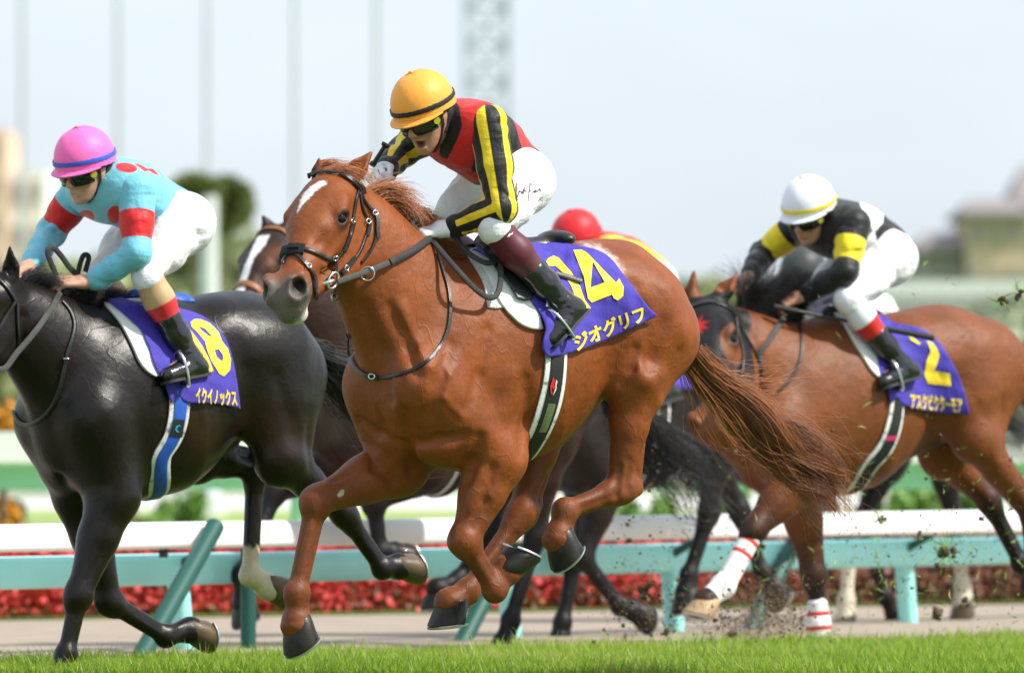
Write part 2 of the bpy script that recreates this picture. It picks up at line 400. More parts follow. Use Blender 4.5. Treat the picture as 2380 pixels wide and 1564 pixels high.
# ------------------------------------------------------------------ horses
def lerp(a, b, t): return a + (np.asarray(b) - a) * t
def front_of(a):                          # the dorsal direction of a limb segment that runs along a
    v = A(-a[2], 0, a[0]); return nrm(v)
YA = A(0, 1, 0)
class Head:
    def __init__(s, O, L, N, k=1.0):
        s.O = np.array(O, float); s.L = nrm(L); N = np.array(N, float); s.N = nrm(N - s.L * (N @ s.L)); s.R = np.cross(s.N, s.L); s.k = k
    def __call__(s, l, n, r): return s.O + s.k * (l * s.L + n * s.N + r * s.R)
    def inv(s, p): q = (np.asarray(p) - s.O) / s.k; return np.stack([q @ s.L, q @ s.N, q @ s.R], -1)
def head_prims(B, H, open_mouth=False):
    k = H.k; R3 = np.stack([H.L, H.N, H.R])
    B.ell(H(.075, -.085, 0), A(.12, .095, .088) * k, R3, .05)                       # cranium
    B.cap(H(.10, -.055, .022), H(.24, -.05, .026), .070 * k, .066 * k, .04); B.cap(H(.10, -.055, -.022), H(.24, -.05, -.026), .070 * k, .066 * k, .04)
    B.cap(H(.23, -.055, .012), H(.47, -.052, .010), .068 * k, .046 * k, .04); B.cap(H(.23, -.055, -.012), H(.47, -.052, -.010), .068 * k, .046 * k, .04)              # bridge of the nose
    B.ell(H(.20, -.025, 0), A(.13, .035, .075) * k, R3, .05)                        # flat forehead
    for r in (-1, 1):
        B.ell(H(.19, -.165, .060 * r), A(.135, .112, .036) * k, R3, .035)             # cheek
        B.cap(H(.25, -.215, .04 * r), H(.46, -.118, .026 * r), .036 * k, .026 * k, .05)
        B.cap(H(.13, -.03, .078 * r), H(.185, -.026, .096 * r), .026 * k, .026 * k, .03)   # brow
        B.cap(H(.22, -.088, .082 * r), H(.37, -.090, .060 * r), .018 * k, .012 * k, .025)  # facial crest
        B.ell(H(.206, -.045, .086 * r), A(.042, .034, .028) * k, R3, .02)
        B.ell(H(.205, -.032, .111 * r), A(.027, .019, .022) * k, R3, .008, 's')   # socket
        B.cap(H(.172, -.044, .106 * r), H(.186, -.024, .108 * r), .010 * k, .012 * k, .008); B.cap(H(.186, -.024, .108 * r), H(.208, -.014, .100 * r), .012 * k, .010 * k, .008)   # upper lid
        B.cap(H(.206, -.010, .098 * r), H(.238, -.022, .090 * r), .007 * k, .006 * k, .010)
        B.cap(H(.176, -.060, .102 * r), H(.210, -.068, .098 * r), .006 * k, .006 * k, .010); B.cap(H(.210, -.068, .098 * r), H(.238, -.040, .090 * r), .006 * k, .006 * k, .010)     # lower lid
        B.ell(H(.525, -.030, .046 * r), A(.062, .042, .036) * k, R3, .03)           # nostril wing
        B.cap(H(.502, .004, .062 * r), H(.535, .012, .046 * r), .013 * k, .013 * k, .02); B.cap(H(.535, .012, .046 * r), H(.575, -.022, .036 * r), .013 * k, .014 * k, .02); B.cap(H(.502, .004, .062 * r), H(.545, -.040, .074 * r), .012 * k, .013 * k, .02)
        B.ell(H(.550, -.010, .062 * r), A(.035, .034, .025) * k, R3, .010, 's'); B.cap(H(.545, -.014, .060 * r), H(.51, -.03, .040 * r), .018 * k, .012 * k, .01, op='s')
        B.bump(H(.30, -.02, .055 * r), H(.43, -.045, .045 * r), .016 * k, -.004)
        B.bump(H(.11, -.09, .10 * r), H(.13, -.11, .10 * r), .03 * k, -.006)       # hollow above the eye
        B.bump(H(.30, -.14, .06 * r), H(.38, -.12, .06 * r), .02 * k, -.006); B.bump(H(.07, -.17, .085 * r), H(.13, -.245, .075 * r), .022 * k, -.016); B.bump(H(.13, -.245, .075 * r), H(.22, -.30, .05 * r), .022 * k, -.016)
        B.bump(H(.235, -.01, .07 * r), H(.33, -.03, .06 * r), .02 * k, -.005); B.bump(H(.12, .005, .045 * r), H(.16, .008, .06 * r), .025 * k, .004); B.bump(H(.42, -.06, .055 * r), H(.48, -.085, .06 * r), .012 * k, -.004)
    B.ell(H(.535, -.072, 0), A(.068, .062, .055) * k, R3, .05)                      # muzzle
    B.ell(H(.575, -.095, 0), A(.034, .042, .046) * k, R3, .035)                     # upper lip
    B.ell(H(.545, -.138, 0), A(.036, .024, .034) * k, R3, .02)                      # chin
    B.bump(H(.60, -.118, -.06), H(.60, -.118, .06), .006, -.004)
    for r in (-1, 1): B.bump(H(.585, -.122, .045 * r), H(.49, -.112, .05 * r), .007 * k, -.007)
def ear_prims(B, base, tip, facing, k=1.0):
    base, tip = np.array(base), np.array(tip); a = nrm(tip - base); f = nrm(facing - a * (facing @ a)); L = np.linalg.norm(tip - base)
    B.cap(base - a * .02 * k, base + a * L * .35, .030 * k, .031 * k, .025); B.cap(base + a * L * .35, tip - a * .01, .031 * k, .006 * k, .015)
    B.cap(base + a * L * .3 + f * .022 * k, base + a * L * .80 + f * .020 * k, .020 * k, .008 * k, .008, op='s')
def fore_leg(B, T, s, J, lt, shl=None):
    S = T(*(shl or (.63, .155, -.10))) * A(1, s, 1); sc = T(.27, .12 * s, .26)
    e, kn, fe, co = J['elbow'], J['knee'], J['fet'], J['cor']
    B.cap(sc, S, .085, .115, .08, YA, .75); B.cap(S, e, .125, .105 * lt, .07)
    B.cap(lerp(sc, S, .35) + A(-.13, .02 * s, -.1), e + A(-.01, 0, .04), .12, .075, .08, YA, .7)      # triceps
    B.bump(lerp(sc, S, .2) + A(0, .05 * s, 0), lerp(sc, S, .95) + A(-.07, .07 * s, 0), .028, -.008)   # behind the shoulder blade
    a = nrm(kn - e); f = front_of(a)
    B.cap(e, lerp(e, kn, .42), .092 * lt, .076 * lt, .05); B.cap(lerp(e, kn, .42), kn, .076 * lt, .047 * lt, .03)
    B.cap(lerp(e, kn, .08) + f * .03 + A(0, .02 * s, 0), lerp(e, kn, .55) + f * .02, .068 * lt, .042 * lt, .04)
    B.cap(lerp(e, kn, .05) - f * .04, lerp(e, kn, .6) - f * .018, .06 * lt, .036 * lt, .04)
    B.bump(lerp(e, kn, .2) + A(0, .085 * s, 0), lerp(e, kn, .8) + A(0, .06 * s, 0) + f * .01, .014, -.006)
    B.bump(lerp(e, kn, .15) + A(0, .07 * s, 0) + f * .06, lerp(e, kn, .75) + f * .035 + A(0, .05 * s, 0), .012, -.005)
    lower_leg(B, kn, fe, co, lt, s, True)
    c2 = nrm(fe - kn); kf = nrm(f + front_of(c2))
    B.ell(kn + kf * .004, A(.058, .054, .050) * lt, None, .025); B.cap(kn + a * -.035 + kf * .016, kn + c2 * .04 + kf * .012, .042 * lt, .036 * lt, .025)
    B.cap(kn - kf * .03, kn - kf * .034 + c2 * .02, .03 * lt, .024 * lt, .025)
def lower_leg(B, kn, fe, co, lt, s, fore):
    c = nrm(fe - kn); f = front_of(c)
    B.cap(kn, fe, .036 * lt, .030 * lt, .025); B.cap(kn - f * .020 + c * .03, fe - f * .022, .023 * lt, .019 * lt, .012)
    B.bump(lerp(kn, fe, .15) + A(0, .035 * s, 0) - f * .006, lerp(kn, fe, .9) + A(0, .03 * s, 0) - f * .007, .009, -.006)
    B.bump(lerp(kn, fe, .15) - A(0, .035 * s, 0) - f * .006, lerp(kn, fe, .9) - A(0, .03 * s, 0) - f * .007, .009, -.006)
    B.ell(fe, A(.043, .040, .043) * lt, None, .025); p = nrm(co - fe); pf = front_of(p)
    for y in (-1, 1): B.ell(fe - nrm(f + pf) * .022 + A(0, .012 * y, 0), A(.026, .020, .026) * lt, None, .02)
    B.cap(fe, co, .032 * lt, .040 * lt, .025); B.cap(co, co + p * .012, .050 * lt, .054 * lt, .015)
    B.cap(fe - pf * .02, co - pf * .03, .018 * lt, .028 * lt, .02)
def hind_leg(B, T, s, J, lt, ru=(.07, -.02)):
    st, ho, fe, co = J['stifle'], J['hock'], J['fet'], J['cor']
    hip = T(-.38, .13 * s, .13); bu = T(-.66 + ru[0], .115 * s, .10 + ru[1])
    a = nrm(ho - st); f = front_of(a)
    B.cap(hip, st, .205, .098 * lt, .09, YA, .72); B.cap(lerp(hip, st, .45) + A(-.06, .02 * s, 0), lerp(st, ho, .06) - f * .012, .15 * J.get('slim', 1.), .082 * lt, .08, YA, .72)
    B.cap(bu, lerp(st, ho, .16) - f * .040, .145 * J.get('slim', 1.), .056 * lt, .08, YA, .78)
    B.cap(lerp(hip, bu, .55), bu, .19, .155, .08, YA, .75)
    B.cap(st, lerp(st, ho, .45), .094 * lt, .064 * lt, .04); B.cap(lerp(st, ho, .45), ho, .064 * lt, .042 * lt, .03)
    B.ell(st + f * .03, A(.07, .055, .08) * lt, None, .05)
    B.bump(lerp(bu, hip, .3) + A(0, .11 * s, -.05), lerp(st, ho, .25) - f * .02 + A(0, .08 * s, 0), .03, -.010)
    B.bump(lerp(bu, hip, .9) + A(.05, .13 * s, -.05), st + A(-.02, .10 * s, .05), .035, -.008)
    c = nrm(fe - ho); hp = ho - c * .062 * lt - nrm(front_of(c)) * .022
    B.cap(lerp(st, ho, .45) - f * .056, hp, .022 * lt, .019 * lt, .012); B.cap(hp, ho + c * .03 - front_of(c) * .02, .027 * lt, .028 * lt, .02)
    B.bump(lerp(st, ho, .45) - f * .035 + A(0, .03 * s, 0), lerp(st, ho, .96) - f * .026 + A(0, .035 * s, 0), .016, -.016); B.bump(lerp(st, ho, .45) - f * .035 - A(0, .03 * s, 0), lerp(st, ho, .96) - f * .026 - A(0, .035 * s, 0), .016, -.016)
    B.ell(ho, A(.054, .046, .054) * lt, None, .03); B.cap(ho - c * .02, ho + c * .06, .046 * lt, .040 * lt, .025)
    lower_leg(B, ho, fe, co, lt, s, False)
def hoof_mesh(co, so, mw, m_hoof, m_shoe, parent, lt=1.0, name='hoof', f=None):
    """wall of horn from the coronet down to a flat sole, and the metal shoe under it (local coordinates)"""
    a = so - co; h = np.linalg.norm(a); a = nrm(a); f = front_of(a) if f is None else nrm(f - a * (f @ a)); y = np.cross(a, f)
    mb = MB(); th = np.arange(20) * 2 * math.pi / 20
    def ring(c, rf, rb, ry, tilt):
        x = np.cos(th); w = np.where(x > 0, rf, rb)
        return c + np.outer(x * w, f) + np.outer(np.sin(th) * ry, y) + np.outer(x * tilt, a)
    k = lt * 1.06
    rings = [ring(co - a * .006, .046 * k, .045 * k, .046 * k, .010), ring(co + a * .006, .053 * k, .050 * k, .052 * k, .008),
             ring(lerp(co, so, .35) + f * .010, .059 * k, .053 * k, .058 * k, .004), ring(lerp(co, so, .7) + f * .022, .064 * k, .054 * k, .063 * k, .002),
             ring(so + f * .030 - a * .004, .067 * k, .058 * k, .066 * k, .0), ring(so + f * .030, .064 * k, .054 * k, .062 * k, .0), ring(so + f * .028 - a * .010, .04 * k, .04 * k, .04 * k, 0)]
    mb.loft(rings); o = mb.build(name, m_hoof, parent)
    sh = MB(); t = np.linspace(-2.45, 2.45, 24); c = so + f * .028 + a * .003
    pts = np.stack([c + math.cos(x) * (.060 if math.cos(x) > 0 else .056) * k * f + math.sin(x) * .058 * k * y for x in t])
    sh.strap(pts, np.tile(a, (len(t), 1)), .019 * k, .008)
    so_ = sh.build('horseshoe', m_shoe, o)
    return o
def trunk_prims(B, T, q):
    g = q.get
    B.cap(T(.36, 0, -.03), T(.11, 0, -.01), .40, .375, .10, YA, .70)
    B.cap(T(.11, 0, -.01), T(-.34, 0, .135 + g('flank', 0)), .375, .225, .10, YA, .80)
    B.cap(T(.50, 0, .20), T(.10, 0, .29), .11, .075, .10); B.cap(T(.20, 0, .28), T(-.45, 0, .30), .08, .10, .10)     # withers and back
    ru = g('rump', (.07, -.02)); B.ell(T(-.42 + ru[0] * .8, 0, .16 + ru[1] * .3), A(.33, .235, .26), None, .10)                                                   # croup
    for s in (-1, 1):
        B.cap(T(-.20, .10 * s, .25), T(-.62 + ru[0] * 1.1, .09 * s, .22 + ru[1]), .13, .13, .09)
        B.cap(T(.60, .10 * s, -.14), T(.56, .10 * s, -.30), .135, .10, .06)                                # breast
        B.ell(T(.60, .13 * s, -.06), A(.15, .12, .17), None, .06)
        B.bump(T(.28, .27 * s, -.30), T(.02, .30 * s, -.02), .05, -.006)
        for i in range(6): B.bump(T(.10 - .075 * i, .285 * s, .12), T(.02 - .075 * i, .27 * s, -.24), .016, -.0035)   # ribs
        B.ell(T(-.245, .20 * s, .19), A(.05, .05, .06), None, .06)                                          # point of hip
        B.bump(T(-.33, .22 * s, .12), T(-.36, .2 * s, -.12), .05, -.014)                                   # flank hollow
    B.cap(T(.56, 0, -.16), T(.30, 0, -.34), .15, .09, .08)
    B.bump(T(.76, 0, .02), T(.70, 0, -.34), .022, -.014)                                                   # groove down the breast
    B.cap(T(-.60 + ru[0], 0, .25 + ru[1]), T(-.74 + ru[0], 0, .19 + ru[1] * 1.5), .10, .055, .06)                                                # dock
def neck_prims(B, T, top, poll, d_top=.135, base=(.46, 0, .10), ctrl=None, db=.285):
    b = T(*base); c = lerp(b, top, .5) + A(0, 0, .03) if ctrl is None else np.array(ctrl)
    n = 7; t = np.linspace(0, 1, n); pts = [(1 - x) ** 2 * b + 2 * x * (1 - x) * c + x * x * np.array(top) for x in t]
    rad = db + (d_top - db) * t ** .8
    for i in range(n - 1):
        q = .66 - .08 * t[i]
        ax = nrm(pts[i + 1] - pts[i]); side = nrm(np.cross(A(0, 0, 1), ax)); 
        B.cap(pts[i], pts[i + 1], rad[i], rad[i + 1], .06, side, q)
    return np.array(pts), rad
def build_horse(name, fr, q, label, mats, h=.008, group=None):
    """q: pitch, legs, head, neck, markings. Everything in the frame's local coordinates."""
    B = Body(); cp, sp = math.cos(math.radians(q.get('pitch', 0))), math.sin(math.radians(q.get('pitch', 0)))
    k = q.get('k', 1.0)
    fx = q.get('front', 1.)
    T0 = lambda x: x if x < .3 else .3 + (x - .3) * fx
    T = lambda x, y, z: A((T0(x) * cp - z * sp) * k, y * k, (T0(x) * sp + z * cp) * k)
    lt = q.get('lt', 1.12) * k
    trunk_prims(B, T, q)
    H = Head(*q['head'], k=k * q.get('hk', 1.0))
    top = H(.07, -.15, 0) if 'neck_top' not in q else q['neck_top']
    npts, nrad = neck_prims(B, T, top, H.O, q.get('d_top', .13) * k, base=q.get('neck_base', (.50, 0, .05)), ctrl=q.get('neck_ctrl'), db=q.get('neck_db', .285) * k)
    B.cap(top, H(.06, -.10, 0), .12 * k, .085 * k, .05, H.R, .7)
    for key, s in (('fl', 1), ('fr', -1)):
        if key in q['legs']: fore_leg(B, T, s, q['legs'][key], lt)
    for key, s in (('hl', 1), ('hr', -1)):
        if key in q['legs']: hind_leg(B, T, s, q['legs'][key], lt, q.get('rump', (.07, -.02)))
    TB = Body(); trunk_prims(TB, T, q); q['trunk'] = TB
    head_prims(B, H)
    for base, tip, facing in q['ears']: ear_prims(B, base, tip, facing, k * (1 + (q.get('hk', 1.) - 1) * .9))
    relief.fr = fr
    for f in q.get('extra', []): f(B, T, H)
    V, F = B.skin(h)
    at = {f'p{i}': fn(V) for i, fn in enumerate([f(B, T, H) for f in q.get('paint', [])])}
    o = mesh_np(name, V, F, mats['coat'], attrs=at, mw=fr.M)
    tag(o, label, 'horse', group)
    for key, J in q['legs'].items():
        if 'sole' in J: hoof_mesh(J['cor'], J['sole'], None, J.get('hm') or mats['hoof'], mats['shoe'], o, lt, f=J.get('f'))
    if q.get('eyes', True):
        for r in (-1, 1):
            e = MB(); e.ball(H(.204, -.042, .089 * r), .0245 * H.k, 16); e.build('eye', mats['eye'], o)
    q.update(B=B, T=T, H=H, obj=o, npts=npts, nrad=nrad, fr=fr)
    return q
def crest_line(q, t):                     # points along the top of the neck
    n = len(q['npts']); x = np.linspace(0, 1, n); P = np.stack([np.interp(t, x, q['npts'][:, i]) for i in range(3)], -1)
    T_ = np.gradient(P, axis=0); T_ /= np.linalg.norm(T_, axis=1, keepdims=True)
    up = np.cross(T_, np.cross(A(0, 0, 1), T_)); up /= np.linalg.norm(up, axis=1, keepdims=True)
    up = np.where(up[:, 2:3] < 0, -up, up)
    return q['B'].march(P + up * .6, -up), up, T_
def mane(q, m, n=700, length=.16, blow=(-.8, .25, .45), t0=.15, t1=1.0, r=.0011, spread=.5, name='mane', curl=.05, droop=.5, taper=.0):
    t = np.sort(rng.uniform(t0, t1, n)); base, up, T_ = crest_line(q, t)
    blow = nrm(np.array(blow)); clump = np.round(t * 26 + rng.normal(0, .3, n)).astype(int); cr = np.random.default_rng(3); cd_ = cr.normal(0, 1, (60, 3))
    base = base + YA * rng.normal(0, .012, (n, 1)) - up * .008
    L = length * rng.uniform(.5, 1.15, n) * (1 - taper * (1 - t)); m_ = 8; s = np.linspace(0, 1, m_)
    d0 = up * .9 + blow * .5 + rng.normal(0, .15, (n, 3)); d1 = blow + cd_[clump % 60] * .30 * spread + rng.normal(0, .22, (n, 3)) * spread
    d0 /= np.linalg.norm(d0, axis=1, keepdims=True); d1 /= np.linalg.norm(d1, axis=1, keepdims=True)
    P = base[:, None] + L[:, None, None] * (d0[:, None] * (s * (1 - s) * .9 + s * .15)[None, :, None] + d1[:, None] * (s ** 1.5)[None, :, None])
    P[..., 2] -= (L[:, None] * droop * s[None] ** 2 * .5)
    P += np.sin(s * 5 + rng.uniform(0, 6, (n, 1)))[..., None] * curl * L[:, None, None] * .3 * rng.normal(0, 1, (n, 1, 3)) * s[None, :, None]
    return strands(name, P, r, r * .3, m, q['obj'])
def tail(q, m, path, n=700, r=.0024, spread=.05, w0=.03, wild=.15, name='tail'):
    """path: list of local points from the dock outward"""
    path = np.array(path, float); x = np.linspace(0, 1, len(path)); m_ = 18; s = np.linspace(0, 1, m_)
    def sm(t):
        t = np.clip(t, 0, 1); out = []
        for i in range(3):
            from_ = np.interp(t, x, path[:, i]); out.append(from_)
        return np.stack(out, -1)
    c = sm(s)
    for _ in range(6): c[1:-1] = (c[:-2] + 2 * c[1:-1] + c[2:]) / 4
    nl = 22; lock = rng.integers(0, nl, n); lo = np.random.default_rng(5); off = lo.normal(0, 1, (nl, 3)); ph = lo.uniform(0, 6.3, (nl, 3)); fr_ = lo.uniform(2, 5, (nl, 3))
    end = rng.uniform(.5, 1.0, n); st = rng.uniform(0, .18, n) * (rng.random(n) < .6)
    tt = st[:, None] + (end - st)[:, None] * s[None]
    P = np.stack([np.interp(tt, s, c[:, i]) for i in range(3)], -1)
    over = np.maximum(tt - 1, 0)[..., None] * (c[-1] - c[-3]) * 10; P = P + over
    w = (w0 + spread * 2.2 * tt * np.clip(1.3 - tt * 1.1, .2, 1))[..., None]
    P += off[lock][:, None] * w * .8 + rng.normal(0, 1, (n, 1, 3)) * w * .27
    P += np.sin(tt[..., None] * fr_[lock][:, None] * 2.9 + ph[lock][:, None]) * .050 * tt[..., None] ** .8
    wl_ = (rng.random(n) < wild).astype(float)[:, None, None]
    P += wl_ * (np.sin(tt[..., None] * rng.uniform(3, 8, (n, 1, 3)) + rng.uniform(0, 6, (n, 1, 3))) * .05 + rng.normal(0, .09, (n, 1, 3))) * (tt[..., None] - st[:, None, None])
    return strands(name, P, r * rng.uniform(.7, 1.2, n), r * .25, m, q['obj'], tint=np.clip(lo.random(nl)[lock] * .7 + rng.random(n) * .3, 0, 1))

def relief(lines):                       # muscle edges and veins: (r, amp, points seen on the skin)
    def fn(B, T, H):
        fr = relief.fr; uv = np.concatenate([np.array(q[2], float) for q in lines]); P = cast(fr, B, uv); i = 0
        for r, amp, pts in lines:
            n = len(pts); Q = P[i:i + n]; i += n
            for a, b in zip(Q[:-1], Q[1:]):
                if np.linalg.norm(a - b) < .45: B.bump(a, b, r, amp * 1.45)
    return fn

def forelock(q, m, n, L, blow):           # the tuft between the ears
    H = q['H']; r = rng.uniform(-.045, .045, n); base = np.stack([H(rng.uniform(-.02, .045), .012, x) for x in r]); base = q['B'].snap(base, -.004)
    d0 = -H.L * .45 + H.N * .25; d1 = nrm(np.array(blow)); s = np.linspace(0, 1, 10); l = L * rng.uniform(.5, 1.1, n)
    d = d0 + rng.normal(0, .18, (n, 3)); e = d1 + rng.normal(0, .16, (n, 3)) + r[:, None] * 2 * H.R
    P = base[:, None] + l[:, None, None] * (d[:, None] * (s * (1 - s) * 1.2)[None, :, None] + e[:, None] * (s ** 1.4)[None, :, None]); P[..., 2] -= l[:, None] * .25 * s[None] ** 2
    return strands('forelock', P, .0012, .0004, m, q['obj'])

def strays(q, m, path, n):                # loose hairs lifted off the tail by the wind
    path = np.array(path, float); s = np.linspace(0, 1, 28); c = resample(path, 28)
    off = rng.normal(0, 1, (n, 1, 3)) * (.012 + .055 * s)[None, :, None]; e = rng.uniform(.5, 1.05, n)[:, None]
    P = np.stack([np.interp(s[None] * e, s, c[:, i]) for i in range(3)], -1) + off + np.sin(s[None, :, None] * rng.uniform(4, 9, (n, 1, 3)) + rng.uniform(0, 6, (n, 1, 3))) * .022 * s[None, :, None]
    return strands('tail', P, .0012, .0005, m, q['obj'], tint=rng.uniform(.5, 1, n))
# ------------------------------------------------------------------ people
class Face:
    """head axes: f out of the face, s to the person's left, u up"""
    def __init__(s, c, f, u, k=1.0):
        s.c = np.array(c, float); s.f = nrm(f); u = np.array(u, float); s.u = nrm(u - s.f * (u @ s.f)); s.s = np.cross(s.u, s.f); s.k = k
        s.R3 = np.stack([s.f, s.s, s.u])
    def __call__(s, f, l, u): return s.c + s.k * (f * s.f + l * s.s + u * s.u)
    def inv(s, p): q = (np.asarray(p) - s.c) / s.k; return np.stack([q @ s.f, q @ s.s, q @ s.u], -1)
def face_prims(B, h, mouth=0.):
    R = h.R3; k = h.k
    B.ell(h(-.012, 0, .030), A(.098, .076, .095) * k, R, .03); B.ell(h(.030, 0, -.040), A(.060, .058, .078) * k, R, .03)
    for l in (-1, 1):
        B.cap(h(.0, .054 * l, -.05), h(.055, .024 * l, -.104), .020 * k, .017 * k, .03)
        B.ell(h(.062, .042 * l, -.032), A(.026, .024, .020) * k, R, .02); B.cap(h(.083, .012 * l, .012), h(.072, .045 * l, .012), .014 * k, .012 * k, .02)
        B.ell(h(.082, .031 * l, -.010), A(.014, .017, .011) * k, R, .012, 's'); B.ell(h(.072, .031 * l, -.010), A(.012, .014, .011) * k, R, .006)
        B.ell(h(.101, .0135 * l, -.046), A(.010, .008, .008) * k, R, .008)
        B.ell(h(-.008, .078 * l, -.010), A(.019, .007, .031) * k, R, .008); B.ell(h(-.004, .084 * l, -.008), A(.010, .006, .018) * k, R, .005, 's')
        B.bump(h(.095, .024 * l, -.05), h(.083, .034 * l, -.078), .007 * k, -.003)
    B.cap(h(.090, 0, .0), h(.112, 0, -.038), .0085 * k, .0125 * k, .015)
    B.ell(h(.070, 0, -.112 - mouth * .3), A(.021, .024, .016) * k, R, .02)
    B.cap(h(.090, .016, -.070), h(.090, -.016, -.070), .0075 * k, .0075 * k, .010); B.cap(h(.086, .014, -.084 - mouth * .6), h(.086, -.014, -.084 - mouth * .6), .008 * k, .008 * k, .010)
    if mouth: B.ell(h(.090, 0, -.077 - mouth * .3), A(.024, .019, .004 + mouth * .35) * k, R, .006, 's')
    else: B.bump(h(.098, .024, -.0775), h(.098, -.024, -.0775), .004, -.004)
def hand_prims(B, wrist, knuckle, back, side, curl=1.0, r=1.0):
    """palm from the wrist to the knuckles, five fingers closing round what is held; back = normal of the back of the hand; side = towards the thumb"""
    w, kc = np.array(wrist, float), np.array(knuckle, float); d = nrm(kc - w); b = nrm(np.array(back, float) - d * (np.array(back) @ d)); t = np.cross(d, b); t = t if t @ np.array(side) > 0 else -t
    B.cap(w, lerp(w, kc, .35), .026 * r, .030 * r, .02)
    for i, o in enumerate((.030, .010, -.010, -.029)):
        k = kc + t * o * r - d * (.004, 0, .003, .010)[i]
        B.cap(lerp(w, kc, .25) + t * o * .7, k, .017 * r, .0125 * r, .012)
        L = (.040, .044, .041, .032)[i] * r; rr = (.0098, .0102, .0098, .0088)[i] * r
        a1, a2, a3 = .75 * curl, 1.9 * curl, 2.9 * curl
        q = k; 
        for a, l_, r0, r1 in ((a1, L, rr, rr * .95), (a2, L * .68, rr * .95, rr * .88), (a3, L * .52, rr * .88, rr * .75)):
            n = q + (d * math.cos(a) - b * math.sin(a)) * l_; B.cap(q, n, r0, r1, .004); q = n
        B.ell(k + b * .003, A(.012, .012, .012) * r, None, .01)
    q = lerp(w, kc, .30) + t * .028 * r - b * .006; n = q + (d * .75 + t * .45 - b * .45) * .040 * r
    B.cap(q, n, .0145 * r, .0118 * r, .014); n2 = n + (d * .85 - t * .25 - b * .55) * .032 * r; B.cap(n, n2, .0112 * r, .0100 * r, .004); B.cap(n2, n2 + (d * .6 - t * .6 - b * .4) * .022 * r, .0100 * r, .0085 * r, .004)
def skin_np(B, h, name, m, parent, mw=None, paint=(), relax=2):
    V, F = B.skin(h, relax); at = {f'p{i}': fn(V) for i, fn in enumerate(paint)}
    return mesh_np(name, V, F, m, parent, mw, attrs=at)
def helmet(h, q, root, k=1.0):
    """silk covered skull cap: dome with seams, button, band and short peak"""
    c = h(-.012, 0, .030); n = 72; th = np.arange(n) * 2 * math.pi / n; mb = MB(); rings = []
    def pt(t, ph, off=0.):
        rf = (.128 + off) * np.where(np.cos(t) > 0, 1.0, 1.02); rs = .112 + off; ru = .124 + off
        return c + k * (np.multiply.outer(np.cos(t) * rf * math.sin(ph), h.f) + np.multiply.outer(np.sin(t) * rs * math.sin(ph), h.s) + ru * math.cos(ph) * h.u)
    def low(t): return np.cos(t) * .06 - .0           # the rim dips at the back, lifts at the front
    seam = np.zeros(n)
    for j in range(6): seam += np.exp(-(((th - j * math.pi / 3 + math.pi) % (2 * math.pi) - math.pi) / .035) ** 2)
    for ph in np.linspace(.02, 1.66, 22):
        P = pt(th, ph) + (seam * .0014 + .0010 * np.sin(th * 31 + ph * 17))[:, None] * nrm(A(0, 0, 1))
        rings.append(P)
    rings = [P - np.multiply.outer(np.clip((i - 14) / 7, 0, 1) * (.5 - .5 * np.cos(th)) * .030 * k, h.u) for i, P in enumerate(rings)]
    inner = [rings[-1] * .96 + c * .04]
    mb.loft(rings + inner + [inner[0] * .9 + c * .1 + h.u * .02]); o = mb.build('helmet', q['cap'], root)
    b2 = MB(); w = np.arange(n + 1) * 2 * math.pi / n
    def rim(f, off): 
        i = f * 21; a, b_ = rings[int(i)], rings[min(int(i) + 1, 21)]; P = lerp(a, b_, i - int(i)); d = P - c; return P + d / np.linalg.norm(d, axis=1, keepdims=True) * off
    A0 = rim(.875, .003); N = A0 - c; b2.strap(A0, N, .018 * k, .002, closed=True); b2.build('cap_band', q['band'], o)
    b3 = MB(); b3.ball(pt(np.array([0.]), .02)[0] + h.u * .002, A(.011, .011, .007), 10); b3.build('cap_button', q['cap'], o)
    pk = MB(); t = np.linspace(-1.25, 1.25, 25); R0 = np.stack([np.interp((t % (2 * math.pi)), np.append(th, 2 * math.pi), np.append(rings[-1][:, i], rings[-1][0, i])) for i in range(3)], -1)
    ext = np.cos(t * 1.2)[:, None].clip(0) * .030 * k; fwd = R0 - c; fwd -= np.outer(fwd @ h.u, h.u); fwd /= np.linalg.norm(fwd, axis=1, keepdims=True)
    R1 = R0 + fwd * ext - h.u * ext * .35; V = np.concatenate([R0, R1, R1 - h.u * .004, R0 - h.u * .004]); m = len(t)
    pk.add(V, [(j * m + i, j * m + i + 1, (j + 1) % 4 * m + i + 1, (j + 1) % 4 * m + i) for j in range(4) for i in range(m - 1)]); pk.build('peak', q['cap'], o)
    return o
